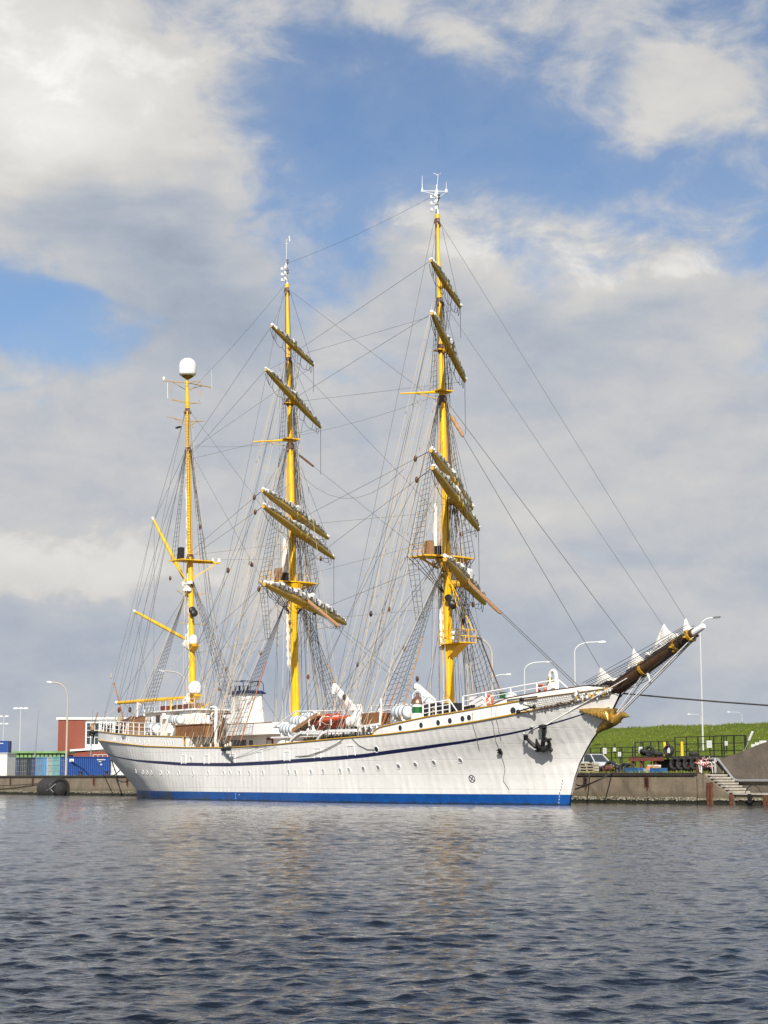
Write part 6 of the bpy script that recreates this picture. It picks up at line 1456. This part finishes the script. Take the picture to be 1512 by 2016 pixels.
# ------------------------------------------------------------------ containers, sheds, building at the left
def container(u, v, z, rz, m, label, L=6.06, door=None, marks=False):
    """origin at the water-side left bottom corner; x across (2.44), y along"""
    t = on_quay('shipping_container', u, v, z, label, 'container', 'shipping containers on the quay', rz); Wd, H = 2.44, 2.59
    b = MB(); pts = []; n = int(L / .28)
    for side, x in ((1, Wd - .06), (-1, .06)):
        vs = []
        for i in range(n * 4 + 1):
            ph = i % 4; y = .08 + (L - .16) * i / (n * 4); o = (0, .045, .045, 0)[ph] * -side; vs += [(x + o, y, .14), (x + o, y, H - .12)]
        b.add(vs, [(2 * i, 2 * i + 2, 2 * i + 3, 2 * i + 1) for i in range(n * 4)])
    b.box((Wd / 2, L / 2, H - .06), (Wd - .2, L - .2, .06)); b.box((Wd / 2, L - .05, H / 2), (Wd - .16, .05, H - .2)); b.build('side_panel', m, t, smooth=False)
    b = MB()
    for x in (.06, Wd - .06):
        for y in (.06, L - .06): b.box((x, y, H / 2), (.12, .12, H))
        for zz in (.07, H - .06): b.box((x, L / 2, zz), (.11, L - .24, .12))
    for y in (.06, L - .06):
        for zz in (.07, H - .06): b.box((Wd / 2, y, zz), (Wd - .24, .11, .12))
    b.build('frame', m, t, smooth=False)
    for k in (0, 1):
        b = MB(); x0 = .13 + k * 1.1; b.box((x0 + .54, .09, H / 2), (1.06, .05, H - .3), 0)
        for dx in (.25, .8): b.tube([(x0 + dx, .04, .2), (x0 + dx, .04, H - .2)], .025, 5, 1)
        for zz in (.7, 1.5, 2.1): b.box((x0 + .54, .055, zz), (.98, .03, .05), 1)
        b.build('door', [door or m, 'grey_steel'], t, smooth=False)
    if marks:
        b = MB(); b.box((Wd + .01, .45, H - .5), (.02, .62, .42)); b.build('label_plate', 'sign_white', t, smooth=False)
        b = MB(); qq = random.Random(3)
        for r_, n_, zz in ((0, 9, H - .38), (1, 3, H - .62), (2, 2, H - 1.0)):
            for i in range(n_): b.box((Wd + .008, L - 1.9 + i * .14 + r_ * .25, zz), (.015, .10, .13 if r_ < 2 else .2))
        b.build('marking', 'sign_white', t, smooth=False)
    return t
U0 = -131.9
container(U0, 17.3, GZ, 0, 'cont_blue', 'bright blue container with white plate behind the tan street lamp', door='cont_blue', marks=True)
container(U0, 23.6, GZ, 0, 'cont_white', 'white container behind the blue one, right by the ship stern')
row = [('cont_teal', 'cont_teal', 'teal container with its doors shut left of the bright blue one'), ('cont_grey', 'cont_grey', 'pale grey container second left of the bright blue one'), ('cont_light', 'cont_light', 'light blue container right of the dark ones'), ('cont_navy', 'cont_navy', 'dull navy container between light blue and charcoal ones'), ('cont_dark', 'cont_dark', 'charcoal container with grey bars in the row'), ('cont_dark', 'cont_navy', 'charcoal container with navy doors near the hut'), ('cont_light', 'cont_blue', 'blue container at the left end of the row beside the hut')]
for i, (m, d, lb) in enumerate(row): container(U0 - 2.5 * (i + 1), 17.3 + (.5 if i % 2 else 0), GZ, 0, m, lb, door=d)
STK = QM.inverted() @ Vector((-60.7, 268, 0))
container(STK.x, STK.y, GZ + 2.62, R(-35.94), 'cont_blue', 'dark blue container stacked on top at the far left', marks=True); container(STK.x, STK.y, GZ, R(-35.94), 'cont_navy', 'navy container carrying the stacked blue one at far left')
t = empty('site_hut', (-47.6, 224.5, GZ), R(-14), 'small white site hut with green door at the left edge', 'hut')
b = MB(); b.box((0, 1.2, 1.38), (2.9, 2.4, 2.76)); b.build('wall', 'hut_white', t, smooth=False); b = MB(); b.box((0, 1.2, 2.82), (3.1, 2.6, .14)); b.build('roof', 'galvanised', t, smooth=False); b = MB(); b.box((-.3, -.02, 1.1), (1.1, .05, 2.1)); b.build('door', 'hut_door', t, smooth=False)
t = empty('green_shed', (-58, 276, GZ), 0, 'long low green metal shed behind the containers', 'shed')
b = MB()
for i in range(26): b.box((-6 + i * .62, 0, 1.75), (.42, .12, 3.5), 0); b.box((-5.69 + i * .62, .1, 1.75), (.2, .1, 3.5), 1)
b.box((2, 3, 1.7), (16.2, 5.7, 3.4), 1); b.build('wall', ['green_metal', 'cont_dark'], t, smooth=False); b = MB(); b.box((2, 2.8, 3.72), (16.6, 6.4, .3)); b.build('roof', 'green_metal', t, smooth=False)
t = empty('brick_building', (-51.8, 290, GZ), 0, 'red brick building with white parapet and tall windows behind the stern', 'building')
b = MB(); b.box((2.14, 6, 4.55), (4.28, 12, 9.1)); b.build('brick_wall', 'red_brick', t, smooth=False)
b = MB(); b.box((10.5, 6.1, 4.5), (12.44, 11.7, 9.0)); b.build('rendered_wall', 'render_white', t, smooth=False)
b = MB(); b.box((8.2, 6, 9.24), (17.0, 12.4, .34)); pr_ = b.build('parapet', 'render_white', t, smooth=False)
for k in range(4):
    w = MB(); x = 5.2 + k * 2.2 - .7; w.box((x + .95, .22, 6.85), (1.95, .06, 3.4)); wi = w.build('window', 'window_dark', t, smooth=False)
    f = MB()
    for dx in (0, .65, 1.3, 1.95): f.box((x + dx, .16, 6.85), (.07, .08, 3.4))
    for zz in (5.15, 6.3, 7.4, 8.55): f.box((x + .975, .16, zz), (1.95, .07, .07))
    f.build('frame', 'render_white', wi, smooth=False)
for x in (7.4, 8.6): b = MB(); b.lathe([(.35, 0), (.3, .14), (.1, .22)], (x, 3, 9.41), 10); b.build('roof_light', 'sign_white', t)
b = MB(); b.box((8.9, -2.0, 2.0), (12, 3.9, 4.0)); b.build('annexe_wall', 'red_brick', t, smooth=False)
b = MB(); b.prism([(2.7, -4.3, 4.0), (15, -4.3, 4.75), (15, -4.3, 5.05), (2.7, -4.3, 4.3)], (0, 0, 0), (0, 4.2, 0)); b.build('annexe_roof', 'render_white', t, smooth=False)
b = MB()
for k in range(5): b.box((6.3 + k * .75, -3.98, 2.9), (.06, .05, 1.3))
for zz in (2.3, 2.9, 3.5): b.box((7.8, -3.98, zz), (3.1, .05, .06))
b.build('annexe_window_bars', 'render_white', t, smooth=False)

# ------------------------------------------------------------------ moorings and fender
t = on_quay('floating_fender', -95.4, -1.15, 0, 'large black tyre clad floating fender against the quay left of the stern', 'fender')
b = MB(); RY = Matrix.Rotation(R(90), 3, 'Y'); b.lathe([(.2, -2.1), (.7, -1.9), (.98, -1.4), (1.02, 0), (.98, 1.4), (.7, 1.9), (.2, 2.1)], (0, 0, .62), 18, 0, RY); b.build('core', 'tyre_rubber', t)
for k in range(7):
    b = MB(); x = -1.5 + k * .5; b.tube([(x, 1.05 * math.cos(6.283 * j / 18), .62 + 1.05 * math.sin(6.283 * j / 18)) for j in range(19)], .19 if k % 2 else .22, 7); b.build('tyre', 'tyre_rubber', t)
b = MB(); b.tube([(1.2, -1.0, 1.2), (1.6, -1.15, .7), (1.9, -.9, .3)], .045, 5); b.tube([(.8, -1.2, .45), (1.6, -1.2, .65), (2.0, -.7, 1.2)], .045, 5); b.build('chain', 'grey_steel', t)
def mooring(p, q, sag, r, label, m='tar_rope'):
    b = MB(); pts = sagline(p, q, sag, 16); b.tube(pts, r, 6); o = b.build('mooring_rope', m, None, base=tuple(pts[0])); tag(o, label, 'mooring rope', 'mooring ropes of the ship'); return o
S = lambda x, y, z: SM @ Vector((x, y, z))
mooring(S(18.45, .2, 6.95), qw(60, 1, 4.2), .9, .055, 'black mooring rope running from the bow out of the picture to the right')
mooring(S(-56.6, -1.4, 5.2), qw(-83.5, .3, 2.15), .2, .06, 'black mooring rope dropping steeply from the counter stern to the quay')
mooring(S(-53.6, -1.0, 2.9), qw(-86.5, .3, 2.15), .5, .05, 'sagging mooring rope from the stern side to the quay')
mooring(S(-52.3, -.6, 1.9), qw(-84, .3, 2.12), .6, .05, 'low slack mooring rope from the waterline stern to the quay')
mooring(qw(-88.5, .2, 2.12), qw(-112, -.4, .95), .25, .05, 'long rope hanging along the quay face past the fender to the left')
mooring(S(11.9, 1.5, 1.0), qw(-8.2, .2, 2.14), .08, .05, 'dark rope from the bow waterline up to the quay edge', 'tar_rope'); mooring(S(12.4, 1.2, 1.3), qw(-10.6, .2, 2.0), .35, .04, 'thinner slack rope left of the bow rope on the quay wall')
for u, lb in ((-8.0, 'iron mooring bollard on the quay edge beside the bow rope'), (-86, 'iron mooring bollard on the quay edge behind the stern'), (-92, 'iron mooring bollard left of the stern ropes')):
    t = on_quay('mooring_bollard', u, .4, 2.09, lb, 'bollard', 'iron mooring bollards on the quay'); b = MB(); b.lathe([(.22, 0), (.16, .1), (.14, .3), (.22, .38), (.2, .45), (.05, .48)], (0, 0, 0), 12); b.build('bollard_post', 'black_iron', t); b = MB(); b.box((0, 0, .02), (.55, .55, .04)); b.build('base_plate', 'rust', t, smooth=False)
